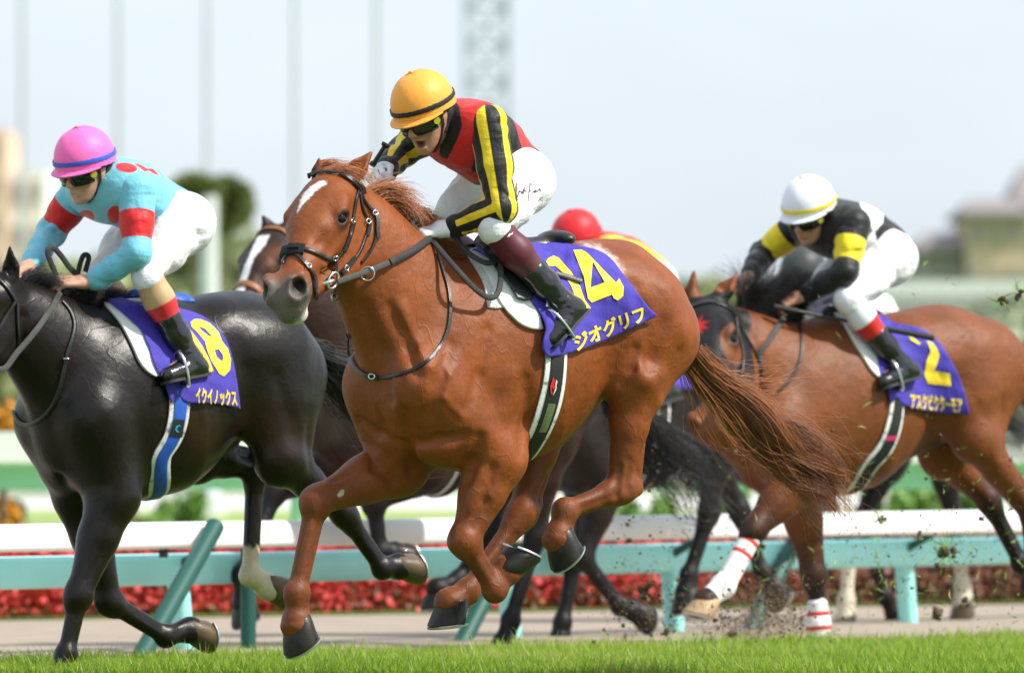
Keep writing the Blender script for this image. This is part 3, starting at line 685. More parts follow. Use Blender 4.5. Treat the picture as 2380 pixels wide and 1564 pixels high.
def goggles(h, q, root):
    k = h.k; n = 25; t = np.linspace(-1.22, 1.22, n); mb = MB(); rows = []
    for u, g in ((.020, .97), (.010, 1.05), (-.010, 1.08), (-.028, 1.06), (-.046, .97)):
        nose = (u < -.015) * np.exp(-(t / .17) ** 2) * .020
        rows.append(np.stack([h(.093 * math.cos(x) * g + .016, .083 * math.sin(x) * g, u + nz * (-u / .030) + .003) for x, nz in zip(t, nose)]))
    V = np.concatenate(rows + [rows[-1] * .9 + h(0, 0, 0) * .1, rows[0] * .9 + h(0, 0, 0) * .1]); R = 7
    mb.add(V, [(j * n + i, j * n + i + 1, (j + 1) % R * n + i + 1, (j + 1) % R * n + i) for j in range(R) for i in range(n - 1)] + [tuple(j * n for j in range(R)), tuple(j * n + n - 1 for j in range(R))[::-1]])
    o = mb.build('goggles', q.get('lens', M_lens), root)
    fr_ = MB(); ring = np.concatenate([rows[0], rows[-1][::-1]]); fr_.strap(ring, ring - h(-.02, 0, -.01), .007, .004, closed=True); fr_.build('goggle_frame', M_strapblack, o)
    st = MB(); t2 = np.linspace(1.2, 2 * math.pi - 1.2, 24); P = np.stack([h(.098 * math.cos(x) + .004, .094 * math.sin(x), .002 + .012 * (1 - math.cos(x - 1.2))) for x in t2]); st.strap(P, P - h(0, 0, 0), .020, .003); st.build('goggle_strap', M_strapblack, o)
    for s in (-1, 1):
        v = MB(); c = h(.058, .089 * s, -.012); nn = nrm(.6 * h.f + .9 * s * h.s); v.tube([c - nn * .004, c + nn * .006], .013 * k, 12); v.build('vent_badge', M_vent, o)
def limb_param(V, pts):
    """nearest position along a joint chain: (distance along 0..n, angle about the limb)"""
    best = np.full(len(V), 9.); s_ = np.zeros(len(V)); ang = np.zeros(len(V)); n0 = nrm(np.cross(pts[1] - pts[0], pts[2] - pts[1]))
    for i in range(len(pts) - 1):
        a, b = pts[i], pts[i + 1]; ba = b - a; h = np.clip((V - a) @ ba / (ba @ ba), 0, 1); d = V - a - h[:, None] * ba; dd = np.linalg.norm(d, axis=1)
        e2 = nrm(np.cross(nrm(ba), n0)); m = dd < best; best[m] = dd[m]; s_[m] = i + h[m]; ang[m] = np.arctan2(d[m] @ e2, d[m] @ n0)
    return s_, ang, best
def build_jockey(fr, q):
    hv = q.get('h', 1.)
    """q: joints in the horse frame's local coordinates, clothes and their markings"""
    j = q['j']; root_w = fr.M
    k = q.get('k', 1.0); h = Face(j['head'], q['face'], q['up'], 1.0 * k)
    B = Body(); face_prims(B, h, q.get('mouth', 0.))
    ch, pe = j['chest'], j['pelvis']; nk = h(-.03, 0, -.075); base = lerp(ch, lerp(j['shl'], j['shr'], .5), .6)
    B.cap(nk, base, .052 * k, .062 * k, .04); B.cap(h(-.02, 0, -.02), nk, .06 * k, .054 * k, .04)
    side = nrm(j['shl'] - j['shr'])
    B.cap(ch, pe, .105 * k, .10 * k, .05)
    for s in 'lr':
        B.chain([(lerp(ch, j['sh' + s], .8), .055 * k), (j['el' + s], .036 * k), (j['wr' + s], .024 * k)], .03)
        B.chain([(lerp(pe, j['hi' + s], .9), .085 * k), (j['kn' + s], .048 * k), (j['an' + s], .036 * k)], .03)
        B.cap(j['an' + s], j['to' + s], .032 * k, .024 * k, .03)
        hd = q['hand' + s]; hand_prims(B, j['wr' + s], hd[0], hd[1], hd[2], hd[3] if len(hd) > 3 else 1., .98 * k)
    o = skin_np(B, .0076 * hv, 'person', q['skin'], None, fr.M, paint=[lambda V: np.linalg.norm((h.inv(V) - A(.080, 0, -.077 - q.get('mouth', 0) * .3)) / A(.02, .019, .003 + q.get('mouth', 0) * .36), axis=1) * .01 - .01,
                                                                   lambda V: np.maximum(h.inv(V)[:, 0] + .035, np.linalg.norm(h.inv(V), axis=1) - .13)])
    tag(o, q['label'], 'person', 'jockeys riding in the race')
    # jacket body
    J = Body(); sl, sr = j['shl'], j['shr']
    J.cap(lerp(sl, sr, .12), lerp(sl, sr, .88), .088 * k, .088 * k, .06); J.cap(ch, lerp(ch, pe, .62), .150 * k, .128 * k, .08, q.get('flat', nrm(np.cross(side, pe - ch))), .80)
    J.cap(lerp(ch, pe, .55), pe + (pe - ch) * .02, .126 * k, .118 * k, .06, q.get('flat', nrm(np.cross(side, pe - ch))), .88)
    up = q.get('backdir', A(0, 0, 1)); J.ell(lerp(ch, pe, .25) + up * .05, A(.13, .13, .09) * k, None, .08)
    J.cap(base, lerp(base, nk, .45), .078 * k, .066 * k, .04)
    rr = np.random.default_rng(q.get('seed', 1))
    for i in range(30):
        t = rr.uniform(.05, .95); a = lerp(ch, pe, t) + rr.normal(0, .09, 3); dv = nrm(side * rr.normal(0, 1) + nrm(pe - ch) * rr.normal(0, .8)) * rr.uniform(.08, .16); sg = J.grad(a[None])[0]; P = J.snap(np.stack([a, a + dv]) + sg * .08); J.bump(P[0], P[1], rr.uniform(.012, .02), rr.choice([-.0055, .0042]))
    skin_np(J, .0080 * hv, 'jacket', q['jacket'], o, paint=q.get('jacket_paint', []))
    for s in 'lr':
        S = Body(); a, b, c = j['sh' + s], j['el' + s], j['wr' + s]; c2 = lerp(b, c, .97); hw = q.get('sleeve', 1.) * k
        S.chain([(a, .076 * hw), (lerp(a, b, .5), .062 * hw), (b, .054 * hw), (lerp(b, c, .5), .046 * hw), (lerp(b, c, .86), .038 * hw), (c2, .036 * hw)], .03)
        for i in range(22):
            t = rr.uniform(0, 1); seg = (a, b) if i < 11 else (b, c); x = lerp(seg[0], seg[1], t if i < 11 else t * .8); pr = rr.normal(0, 1, 3); ax = nrm(seg[1] - seg[0]); pr = nrm(pr - ax * (pr @ ax)); q2 = np.cross(ax, pr)
            P = S.snap(np.stack([x + pr * .05, x + (pr * .5 + q2 * .9) * .055 + ax * rr.uniform(-.05, .07)])); S.bump(P[0], P[1], rr.uniform(.009, .014), rr.choice([-.0065, .005]))
        e2 = nrm(b * 2 - a - c); 
        for i in range(4): x = b + nrm(c - b) * (.02 * i - .02) - e2 * .05; S.bump(x - side * .035, x + side * .035, .010, -.009)
        skin_np(S, .0068 * hv, 'sleeve', q['sleevem'], o, paint=[f(np.stack([a, b, c])) for f in q.get('sleeve_paint', [])])
    # breeches
    Q = Body(); hl, hr = j['hil'], j['hir']
    Q.cap(hl, hr, .110 * k, .110 * k, .06); Q.cap(lerp(pe, lerp(hl, hr, .5), .3), lerp(ch, pe, .82), .118 * k, .108 * k, .05, q.get('flat', nrm(np.cross(side, pe - ch))), .9)
    bt = q.get('butt', A(-.03, 0, .01))
    for s, y in (('l', 1), ('r', -1)):
        a, b, c = j['hi' + s], j['kn' + s], j['an' + s]
        Q.ell(a + bt, A(.10, .095, .10) * k, None, .06)
        Q.chain([(a, .104 * k), (lerp(a, b, .5), .082 * k), (b, .052 * k)], .05); Q.chain([(b, .052 * k), (lerp(b, c, q.get('hem', .20) * .6), .054 * k), (lerp(b, c, q.get('hem', .20)), .044 * k)], .03)
        for i in range(26):
            x = lerp(a, b, rr.uniform(-.1, 1)); pr = nrm(rr.normal(0, 1, 3) + A(0, 1.2 * y, 0)); ax = nrm(b - a); d2 = nrm(np.cross(pr, ax) * rr.normal(0, 1) + ax * rr.normal(0, .7)) * rr.uniform(.07, .15)
            P = Q.snap(np.stack([x + pr * .09, x + pr * .09 + d2])); Q.bump(P[0], P[1], rr.uniform(.011, .018), rr.choice([-.0055, .0042]))
        for i in range(5): x = lerp(a, b, .94 + .03 * i) + nrm(b * 2 - a - c) * -.055; Q.bump(x - A(0, .07, 0), x + A(0, .07, 0), .012, -.010)
    q['breeches_body'] = Q; skin_np(Q, .0082 * hv, 'breeches', q['breeches'], o, paint=q.get('breeches_paint', []))
    # stockings and boots
    for s in 'lr':
        b, c, t = j['kn' + s], j['an' + s], j['to' + s]; w = q.get('boot_top', .55); sh = q.get('sole_dir', None)
        K = Body(); K.chain([(lerp(b, c, .05), .058 * k), (lerp(b, c, .30), .058 * k), (lerp(b, c, w + .03), .050 * k)], .03)
        q['stocking_body_' + s] = K
        skin_np(K, .0075 * hv, 'stocking', q['sock'], o, paint=[lambda V, b=b, c=c: (lambda g: q.get('cuff', .4) * np.linalg.norm(c - b) - g)((V - b) @ nrm(c - b))])
        G = Body(); ax = nrm(c - b); fo = nrm(t - c); heel = c + ax * .045 - fo * .030
        G.chain([(lerp(b, c, w), .054 * k), (lerp(b, c, .72), .050 * k), (lerp(b, c, .92), .042 * k), (c, .044 * k)], .03)
        G.cap(c, heel, .042 * k, .036 * k, .03); G.cap(c + ax * .02, lerp(c, t, .55) + ax * .02, .042 * k, .040 * k, .03); G.cap(lerp(c, t, .5) + ax * .022, t + ax * .016, .038 * k, .027 * k, .025, nrm(ax), .8); G.cap(heel, t, .033 * k, .026 * k, .03)
        for i in range(12): x = lerp(b, c, .70 + .028 * i); fo2 = nrm(fo - ax * (fo @ ax)); wv = rr.uniform(-.4, .4); G.bump(x + A(0, .05, 0) + fo2 * .02 + ax * wv * .06, x - fo2 * .045 * rr.uniform(.3, 1) + A(0, .02, 0), .006, rr.choice([-.005, .0045]))
        for i in range(5): x = lerp(c, t, .1 + .16 * i) + A(0, .0, 0); G.bump(x - A(0, .05, 0) - ax * .03, x + A(0, .05, 0) + ax * .01, .006, -.004)
        ob = skin_np(G, .0064 * hv, 'boot', q['boot'], o)
        so = MB(); f2 = nrm(t - heel); L = np.linalg.norm(t - heel) + .05; n_ = nrm(np.cross(f2, np.cross(ax, f2))); lt_ = np.cross(f2, n_)
        prof = [(-.035, .028), (-.02, .034), (.05, .030), (.12, .040), (L - .06, .041), (L - .03, .034), (L - .015, .018)]
        up_ = [heel + f2 * x + lt_ * w_ for x, w_ in prof] + [heel + f2 * x - lt_ * w_ for x, w_ in prof[::-1]]
        up_ = np.array(up_) + n_ * .030; so.loft([up_, up_ + n_ * .012]); so.build('boot_sole', M_solerub, ob)
    if q.get('glove'):
        for s in 'lr':
            G = Body(); hd = q['hand' + s]; hand_prims(G, j['wr' + s], hd[0], hd[1], hd[2], hd[3] if len(hd) > 3 else 1., 1.12 * k)
            G.cap(j['wr' + s] + nrm(j['wr' + s] - hd[0]) * .03, j['wr' + s], .033 * k, .032 * k, .02); skin_np(G, .0042, 'glove', q['glove'], o)
    helmet(h, q, o, k); goggles(h, q, o)
    # dark liner round the ears, and chin strap
    Lb = Body(); Lb.ell(h(-.052, 0, -.005), A(.062, .086, .085) * k, h.R3, .02)
    for l in (-1, 1): Lb.cap(h(-.035, .072 * l, -.03), h(.004, .064 * l, -.080), .016 * k, .011 * k, .03)
    if q.get('liner', True): skin_np(Lb, .0075 * hv, 'helmet_liner', M_liner, o)
    cs = MB(); P = [h(.01, .082, .0), h(.012, .075, -.05), h(.03, .055, -.095), h(.045, .02, -.128 - q.get('mouth', 0) * .3), h(.045, -.02, -.128 - q.get('mouth', 0) * .3), h(.03, -.055, -.095), h(.012, -.075, -.05), h(.01, -.082, .0)]
    cs.strap(P, [x - h(0, 0, -.03) for x in P], .014, .003); cs.build('chin_strap', M_strapblack, o)
    q['obj'] = o; q['h'] = h
    return q
M_lens, _n, _l, _b = new_mat('goggle_lens'); _b.inputs['Base Color'].default_value = (.008, .009, .010, 1); _set(_b, rough=.08, coat=.6)
M_strapblack = mat('black_elastic', (.012, .012, .013, 1), .6, .15, 40)
M_vent = mat('yellow_vent', (.45, .42, .05, 1), .3, .1, 30)
M_liner = mat('black_liner', (.012, .012, .014, 1), .75, .2, 30)
M_solerub = mat('boot_sole', (.02, .02, .02, 1), .6, .2, 30)
SKINL = [((.10, .012, .010, 1), .004), ((.008, .006, .005, 1), .01)]
def skin_mat(name, c): return paint_mat(name, c, SKINL, .5, .10, 30, [(160, .0006)], spec=.3, sss=.08)
def silk(name, base, layers, rough=.50, **kw): return paint_mat(name, base, layers, rough, .07, 6., [(11, .014, (1.6, .8, .5), 4), (26, .0055, (.5, 1, 1.6), 4), (600, .0004)], sheen=.15, spec=.3, **kw)
M_boot = mat('boot_leather', (.010, .010, .011, 1), .20, .2, 15, bump=(60, .0018), coat=.5)
def px_poly(fr, pts, sc=1.):               # a colour patch of the cloth, traced as seen and carried through the garment
    return lambda V: sd_poly(fr.uv(V), pts) * .00168 * sc

def capsilk(name, base): return paint_mat(name, base, [], .48, .05, 8., [(14, .0035, (1, 1, .5), 3), (40, .0010)], sheen=.15, spec=.3)
# ------------------------------------------------------------------ saddlery laid on the skin
def resample(pts, n, closed=False):
    P = np.asarray(pts, float); m = len(P)
    if m == 2: t = np.linspace(0, 1, n)[:, None]; return P[0] * (1 - t) + P[1] * t
    seg = []; 
    for i in range(m - 1 if not closed else m):
        a, b, c, d = (P[(i - 1) % m] if closed or i else 2 * P[0] - P[1]), P[i], P[(i + 1) % m], (P[(i + 2) % m] if closed or i + 2 < m else 2 * P[-1] - P[-2])
        for t in np.linspace(0, 1, 20, endpoint=False): seg.append(.5 * (2 * b + (c - a) * t + (2 * a - 5 * b + 4 * c - d) * t * t + (3 * b - a - 3 * c + d) * t ** 3))
    if not closed: seg.append(P[-1])
    S = np.array(seg); L = np.concatenate([[0], np.cumsum(np.linalg.norm(np.diff(S, axis=0), axis=1))]); x = np.linspace(0, L[-1], n, endpoint=not closed)
    return np.stack([np.interp(x, L, S[:, i]) for i in range(S.shape[1])], -1)
def cast(fr, B, uv, off=0.):
    """skin points (local) met by the sight lines of uv (n,2)"""
    uv = np.asarray(uv, float); w0 = A(0, 0, CAMH); r = np.stack([(uv[:, 0] - 1190) / FPX, np.ones(len(uv)), -(uv[:, 1] - HORIZ) / FPX], -1)
    o = fr.loc(w0 + r * (fr.C[1] - 1.9)); d = r @ fr.R; d /= np.linalg.norm(d, axis=1, keepdims=True); return B.march(o, d, off, 4.6)
def good(B, P, off, tol=.02): return np.abs(B.sdf(P) - off) < tol
def strap_px(fr, B, pts, w, t, name, m, parent, off=.004, n=40, mb=None, closed=False, flip=False):
    P = cast(fr, B, resample(pts, n, closed), off); ok = good(B, P, off); P = P[ok]
    for _ in range(3): P[1:-1] = (P[:-2] + 2 * P[1:-1] + P[2:]) / 4
    own = mb is None; mb = mb or MB(); mb.strap(P, B.grad(P, .012), w, t, closed)
    return mb.build(name, m, parent) if own else P
def strap_3d(P, nor, w, t, name, m, parent, n=40, B=None, off=.008):
    P = resample(P, n); P = P if B is None else push(B, P, off); nn = resample(nor, n) if len(np.shape(nor)) > 1 else np.tile(np.asarray(nor, float), (n, 1)); mb = MB(); mb.strap(P, nn, w, t); return mb.build(name, m, parent)
def coons(bottom, top, front, rear, nu, nv):
    b, t = resample(bottom, nu), resample(top, nu); f, r = resample(front, nv), resample(rear, nv)
    u = np.linspace(0, 1, nu)[None, :, None]; v = np.linspace(0, 1, nv)[:, None, None]
    return (1 - v) * b[None] + v * t[None] + (1 - u) * f[:, None] + u * r[:, None] - ((1 - u) * (1 - v) * b[0] + u * (1 - v) * b[-1] + (1 - u) * v * t[0] + u * v * t[-1])
def drape(fr, B, grid_uv, off, name, m, parent, wr=None, thick=.004, over=True, mw=None, seed=0):
    """cloth lying on the horse: near side from the outline seen, carried over the spine and mirrored down the far side"""
    nv, nu, _ = grid_uv.shape; O = off if wr is None else off + wr(grid_uv)
    P = cast(fr, B, grid_uv.reshape(-1, 2), np.broadcast_to(O, (nv, nu)).ravel()).reshape(nv, nu, 3)
    bad = ~good(B, P, np.broadcast_to(O, (nv, nu)), .035)
    for j in range(nu):                    # columns whose top leaves the silhouette stop at the last good row
        g = np.where(~bad[:, j])[0]
        if len(g): P[g[-1] + 1:, j] = P[g[-1], j]; P[:g[0], j] = P[g[0], j]
    rows = [P[i] for i in range(nv)]
    if over:
        top = P[-1]; ang = np.arctan2(top[:, 1], np.maximum(top[:, 2], .05)); K = 9
        for i in range(1, K):
            a = ang * (1 - i / (K - 1)); dr = np.stack([0 * a, np.sin(a), np.cos(a)], -1); base = np.stack([top[:, 0], 0 * a, 0 * a], -1)
            rows.append(B.march(base + dr * .8, -dr, off))
        rows += [r * A(1, -1, 1) for r in rows[::-1][1:]]
    R = np.array(rows)
    for _ in range(2): R[1:-1] = (R[:-2] + 2 * R[1:-1] + R[2:]) / 4; R[:, 1:-1] = (R[:, :-2] + 2 * R[:, 1:-1] + R[:, 2:]) / 4
    n0, n1 = R.shape[:2]; V = R.reshape(-1, 3); i, j = np.meshgrid(np.arange(n0 - 1), np.arange(n1 - 1), indexing='ij'); F = np.stack([i * n1 + j, i * n1 + j + 1, (i + 1) * n1 + j + 1, (i + 1) * n1 + j], -1).reshape(-1, 4)
    o = mesh_np(name, V, F, m, parent, mw)
    so = o.modifiers.new('cloth', 'SOLIDIFY'); so.thickness = thick; so.offset = 0
    return o
def decal(polys, fr, B, off, name, m, parent, fn=None, maxe=9., wr=None, text=None):
    """flat print on a draped cloth. polys: outlines (outer and holes) in picture units, or text laid out by fn"""
    if text is None:
        c = bpy.data.curves.new(name, 'CURVE'); c.dimensions = '2D'; c.fill_mode = 'BOTH'
        for q in polys:
            sp = c.splines.new('POLY'); sp.points.add(len(q) - 1); sp.use_cyclic_u = True
            for pt, (x, y) in zip(sp.points, q): pt.co = (x, y, 0, 1)
    else:
        c = bpy.data.curves.new(name, 'FONT'); c.body = text; c.offset = .034; c.resolution_u = 4
    o = bpy.data.objects.new(name, c); COL.objects.link(o); dg = bpy.context.evaluated_depsgraph_get(); me = bpy.data.meshes.new_from_object(o.evaluated_get(dg))
    bpy.data.objects.remove(o); bpy.data.curves.remove(c)
    bm = bmesh.new(); bm.from_mesh(me); bmesh.ops.remove_doubles(bm, verts=bm.verts, dist=1e-5); bmesh.ops.triangulate(bm, faces=bm.faces)
    if fn:
        for v in bm.verts: v.co.x, v.co.y = fn(v.co.x, v.co.y)
    for _ in range(7):
        es = [e for e in bm.edges if e.calc_length() > maxe]
        if not es: break
        bmesh.ops.subdivide_edges(bm, edges=es, cuts=1); bmesh.ops.triangulate(bm, faces=bm.faces)
    uv = np.array([v.co[:2] for v in bm.verts]); O = off if wr is None else off + wr(uv)
    P = cast(fr, B, uv, O)
    F = np.array([[v.index for v in f.verts] for f in bm.faces]); bm.free()
    return mesh_np(name, P, F, m, parent)
def text_map(o, ex, ey, text, curve=0.):
    """text units -> picture units: o baseline start, ex across the whole word, ey up by one character height"""
    n = len(text)
    def fn(x, y):
        a = x / n; return o[0] + ex[0] * a + ey[0] * y, o[1] + ex[1] * a + ey[1] * y + curve * (a - .5) ** 2
    return fn
M_leather = mat('black_leather', (.012, .011, .011, 1), .38, .25, 30, bump=(180, .0010), coat=.12)
M_rein = mat('rubber_rein', (.020, .020, .021, 1), .62, .2, 40, bump=(260, .0030))
M_rein_grey = mat('grey_web_rein', (.050, .048, .046, 1), .7, .25, 60, bump=(300, .0025))
M_steel = mat('bit_steel', (.60, .60, .58, 1), .22, .12, 30, metal=1.)
M_purple = mat('purple_cloth', (.044, .026, .36, 1), .72, .14, 8, bump=(11, .016, (1, 1.4, .6)), sheen=.15)
M_yprint = mat('yellow_print', (.90, .66, .03, 1), .55, .07, 20, bump=(11, .016, (1, 1.4, .6)))
M_pad = mat('white_pad', (.76, .76, .73, 1), .6, .08, 12, bump=(90, .0015))
M_padrib = mat('white_ribbed_pad', (.66, .66, .63, 1), .8, .1, 20, bump=(30, .01, (6, 6, 1)))
M_girth = mat('black_girth', (.014, .014, .015, 1), .6, .2, 60, bump=(240, .0018))
M_girthblue = mat('blue_girth', (.02, .10, .50, 1), .5, .15, 30, bump=(200, .0012))
M_fluff = mat('black_sheepskin', (.012, .012, .014, 1), .95, .3, 60, bump=(220, .006))
M_brownleather = mat('brown_leather', (.28, .10, .035, 1), .45, .2, 20, bump=(160, .001))
def push(B, P, off):                      # lift what would sink into the horse back to its skin
    P = np.array(P, float); d = B.sdf(P)
    for _ in range(4): m = B.sdf(P) < off; P = np.where(m[:, None], P + (off - B.sdf(P))[:, None] * B.grad(P, .01), P)
    return P
def girth(fr, B, near, w, label, m_mid, under, parent=None, extra=None):
    """belly band: seen down the near side, then on under the chest and up the far side"""
    P = cast(fr, B, resample(near, 34), .004); P = P[good(B, P, .004, .03)]; last = P[-1]; ang0 = math.atan2(last[1], last[2])
    a = np.linspace(ang0, -math.pi - .9, 40); a = np.where(a > math.pi, a, a); x = np.interp(np.linspace(0, 1, 40), [0, .35, 1], [last[0], under, under + .02])
    if ang0 > 0: a = np.linspace(ang0, math.pi + 1.1, 40)
    dr = np.stack([0 * a, np.sin(a), np.cos(a)], -1); Q = B.march(np.stack([x, 0 * x, 0 * x], -1) + dr * .9, -dr, .004); P = np.concatenate([P, Q[2:]])
    for _ in range(24): P[1:-1] = (P[:-2] + 2 * P[1:-1] + P[2:]) / 4
    N = B.grad(P, .05)
    for _ in range(6): N[1:-1] = (N[:-2] + 2 * N[1:-1] + N[2:]) / 4; mb = MB(); mb.strap(P, N, w, .010); o = mb.build('girth', M_pad, parent, mw=fr.M if parent is None else None)
    mb = MB(); mb.strap(P + N * .0105, N, w * .60, .006); mb.build('girth_web', m_mid, o); 
    if label: tag(o, label, 'girth')
    return o, P, N
def ring(c, n, r, t, name, m, parent, squash=1., up=None):
    n = nrm(n); a = nrm(np.cross(n, A(.3, .2, .9))) if up is None else nrm(np.array(up) - n * (n @ up)); b = np.cross(n, a); th = np.arange(25) * 2 * math.pi / 24; mb = MB()
    mb.tube(c + r * np.cos(th)[:, None] * a + r * squash * np.sin(th)[:, None] * b, t, 8, False); return mb.build(name, m, parent)
def stirrup(fr, q, side, parent, m=None):
    """iron hanging round the ball of the foot, with its leather"""
    j = q['j']; an, to = j['an' + side], j['to' + side]; kn = j['kn' + side]; ax = nrm(an - kn); heel = an + ax * .045 - nrm(to - an) * .03; fo = nrm(to - heel); lat = A(0, 1, 0)
    up = front_of(fo); up = up if up[2] > 0 else -up; b = lerp(heel, to, .62) - up * .040; mb = MB(); th = np.linspace(-.15, math.pi + .15, 20)
    P = np.stack([b + lat * math.cos(t) * .052 + up * (math.sin(t) * .12) for t in th]); mb.tube(P, .0065, 8); mb.tube([P[0] + A(0, -.005, 0), P[-1] + A(0, .005, 0)], .010, 8)
    o = mb.build('stirrup_iron', m or M_steel, parent); top = b + up * .13
    return o, top
# ------------------------------------------------------------------ setting
M_soil = mat('turf_soil', (.07, .13, .018, 1), .95, .3, 3.0)
M_sand = mat('sand', (.33, .265, .205, 1), .95, .14, 2.5, bump=(30, .01))
M_lawn = mat('lawn', (.13, .26, .03, 1), .95, .25, .6)
def sheet(name, pts, z, m, kind='structure'):
    mb = MB(); mb.add([(x, y, z) for x, y in pts], [tuple(range(len(pts)))]); o = mb.build(name, m, smooth=False); tag(o, kind=kind); return o
tag(sheet('ground', [(-900, -30), (900, -30), (900, 2500), (-900, 2500)], -.012, M_lawn), 'green lawn stretching away beyond the race track')
# the inner rail runs a little away from the camera towards the right
RL = W(0, 1507 + 14, FPX * CAMH / (600 * .86)); 
def rail_d(u): return D0 / (.872 - .148 * u / 2380)          # distance of the rail line at picture column u
ra_, rb_ = W(-1500, 0, rail_d(-1500))[:2], W(3700, 0, rail_d(3700))[:2]
edge_d = lambda u: D0 / (.934 - .103 * u / 2380)       # where the turf gives way to sand
ea_, eb_ = W(-1500, 0, edge_d(-1500))[:2], W(3700, 0, edge_d(3700))[:2]; edir = nrm(A(eb_[0] - ea_[0], eb_[1] - ea_[1], 0)); enor = A(-edir[1], edir[0], 0)
bed_d = lambda u: 60.5 + 6 * u / 2380                        # front of the flower bed
rdir = nrm(A(rb_[0] - ra_[0], rb_[1] - ra_[1], 0)); rnor = A(-rdir[1], rdir[0], 0)
tag(sheet('turf_track', [(-60, -20), (60, -20), tuple(eb_ + edir[:2] * 40), tuple(ea_ - edir[:2] * 40)], .0, M_soil), 'bright green turf track under the horses')
s0 = lambda k, e: tuple(ra_ - rdir[:2] * 40 + rnor[:2] * k) if e else tuple(rb_ + rdir[:2] * 40 + rnor[:2] * k)
tag(sheet('sand_track', [tuple(ea_ - edir[:2] * 44 - enor[:2] * 2), tuple(eb_ + edir[:2] * 44 - enor[:2] * 2), tuple(W(3700, 0, bed_d(3700))[:2]), tuple(W(-1500, 0, bed_d(-1500))[:2])], -.006, M_sand), 'pale grey sand track beyond the white rail')
# grass blades
def grass():
    n = 170000
    y = 45.2 + (rng.random(n) ** 1.15) * 9.5; half = (1190 / FPX) * y * 1.16
    x = rng.uniform(-1, 1, n) * half
    keep = ((x - ea_[0]) * enor[0] + (y - ea_[1]) * enor[1]) < rng.normal(-.1, .16, n)
    x, y = x[keep], y[keep]; n = len(x)
    clump = np.sin(x * 3.1 + np.sin(y * 2.3) * 2) * .5 + np.sin(x * 7.7 + y * 5.1) * .3
    L = (.070 + .022 * clump) * rng.uniform(.45, 1.4, n) * np.where(rng.random(n) < .03, 1.5, 1); w = rng.uniform(.0022, .0042, n)
    az = rng.uniform(0, 2 * math.pi, n); lean = rng.uniform(.1, .75, n); dx, dy = np.cos(az), np.sin(az)
    px_, py_ = -np.sin(az + rng.normal(0, .8, n)), np.cos(az)
    b = np.stack([x, y, np.full(n, -.004)], 1)
    def at(t, wf):
        c = b + np.stack([dx * lean * L * t ** 1.8, dy * lean * L * t ** 1.8, L * t * (1 - .25 * lean * t)], 1)
        o = np.stack([px_ * w * wf, py_ * w * wf, 0 * w], 1); return c - o, c + o
    a0, a1 = at(0, 1); b0, b1 = at(.5, .85); c0, _ = at(1., 0)
    V = np.stack([a0, a1, b0, b1, c0], 1).reshape(-1, 3); i = np.arange(n)[:, None] * 5
    F4 = i + np.array([[0, 1, 3, 2]]); F3 = i + np.array([[2, 3, 4]])
    m, nn, l, bs = new_mat('grass_blade')
    at_ = nn.new('ShaderNodeAttribute'); at_.attribute_name = 'tint'
    rp = nn.new('ShaderNodeValToRGB'); e = rp.color_ramp.elements
    e[0].position = 0; e[0].color = (.15, .26, .02, 1); e[1].position = 1; e[1].color = (.45, .45, .14, 1)
    x1 = e.new(.55); x1.color = (.28, .43, .036, 1); x2 = e.new(.9); x2.color = (.40, .50, .08, 1)
    l.new(at_.outputs['Fac'], rp.inputs[0]); l.new(rp.outputs[0], bs.inputs['Base Color']); _set(bs, rough=.45, spec=.35)
    tr = nn.new('ShaderNodeBsdfTranslucent'); l.new(rp.outputs[0], tr.inputs[0]); mx = nn.new('ShaderNodeMixShader'); mx.inputs[0].default_value = .5
    l.new(bs.outputs[0], mx.inputs[1]); l.new(tr.outputs[0], mx.inputs[2]); l.new(mx.outputs[0], nn['Material Output'].inputs[0])
    patch = np.sin(x * 1.7 + 1.3 * np.sin(y * .9)) * np.sin(y * 1.3 + x * .6); tint = np.clip(.5 + .25 * clump + .16 * patch + rng.normal(0, .24, n), 0, 1)
    o = mesh_np('grass', V, [F4, F3], m, smooth=False, attrs={'tint': np.repeat(tint, 5)})
    tag(o, 'bright green grass blades of the turf track', kind='stuff')
grass()
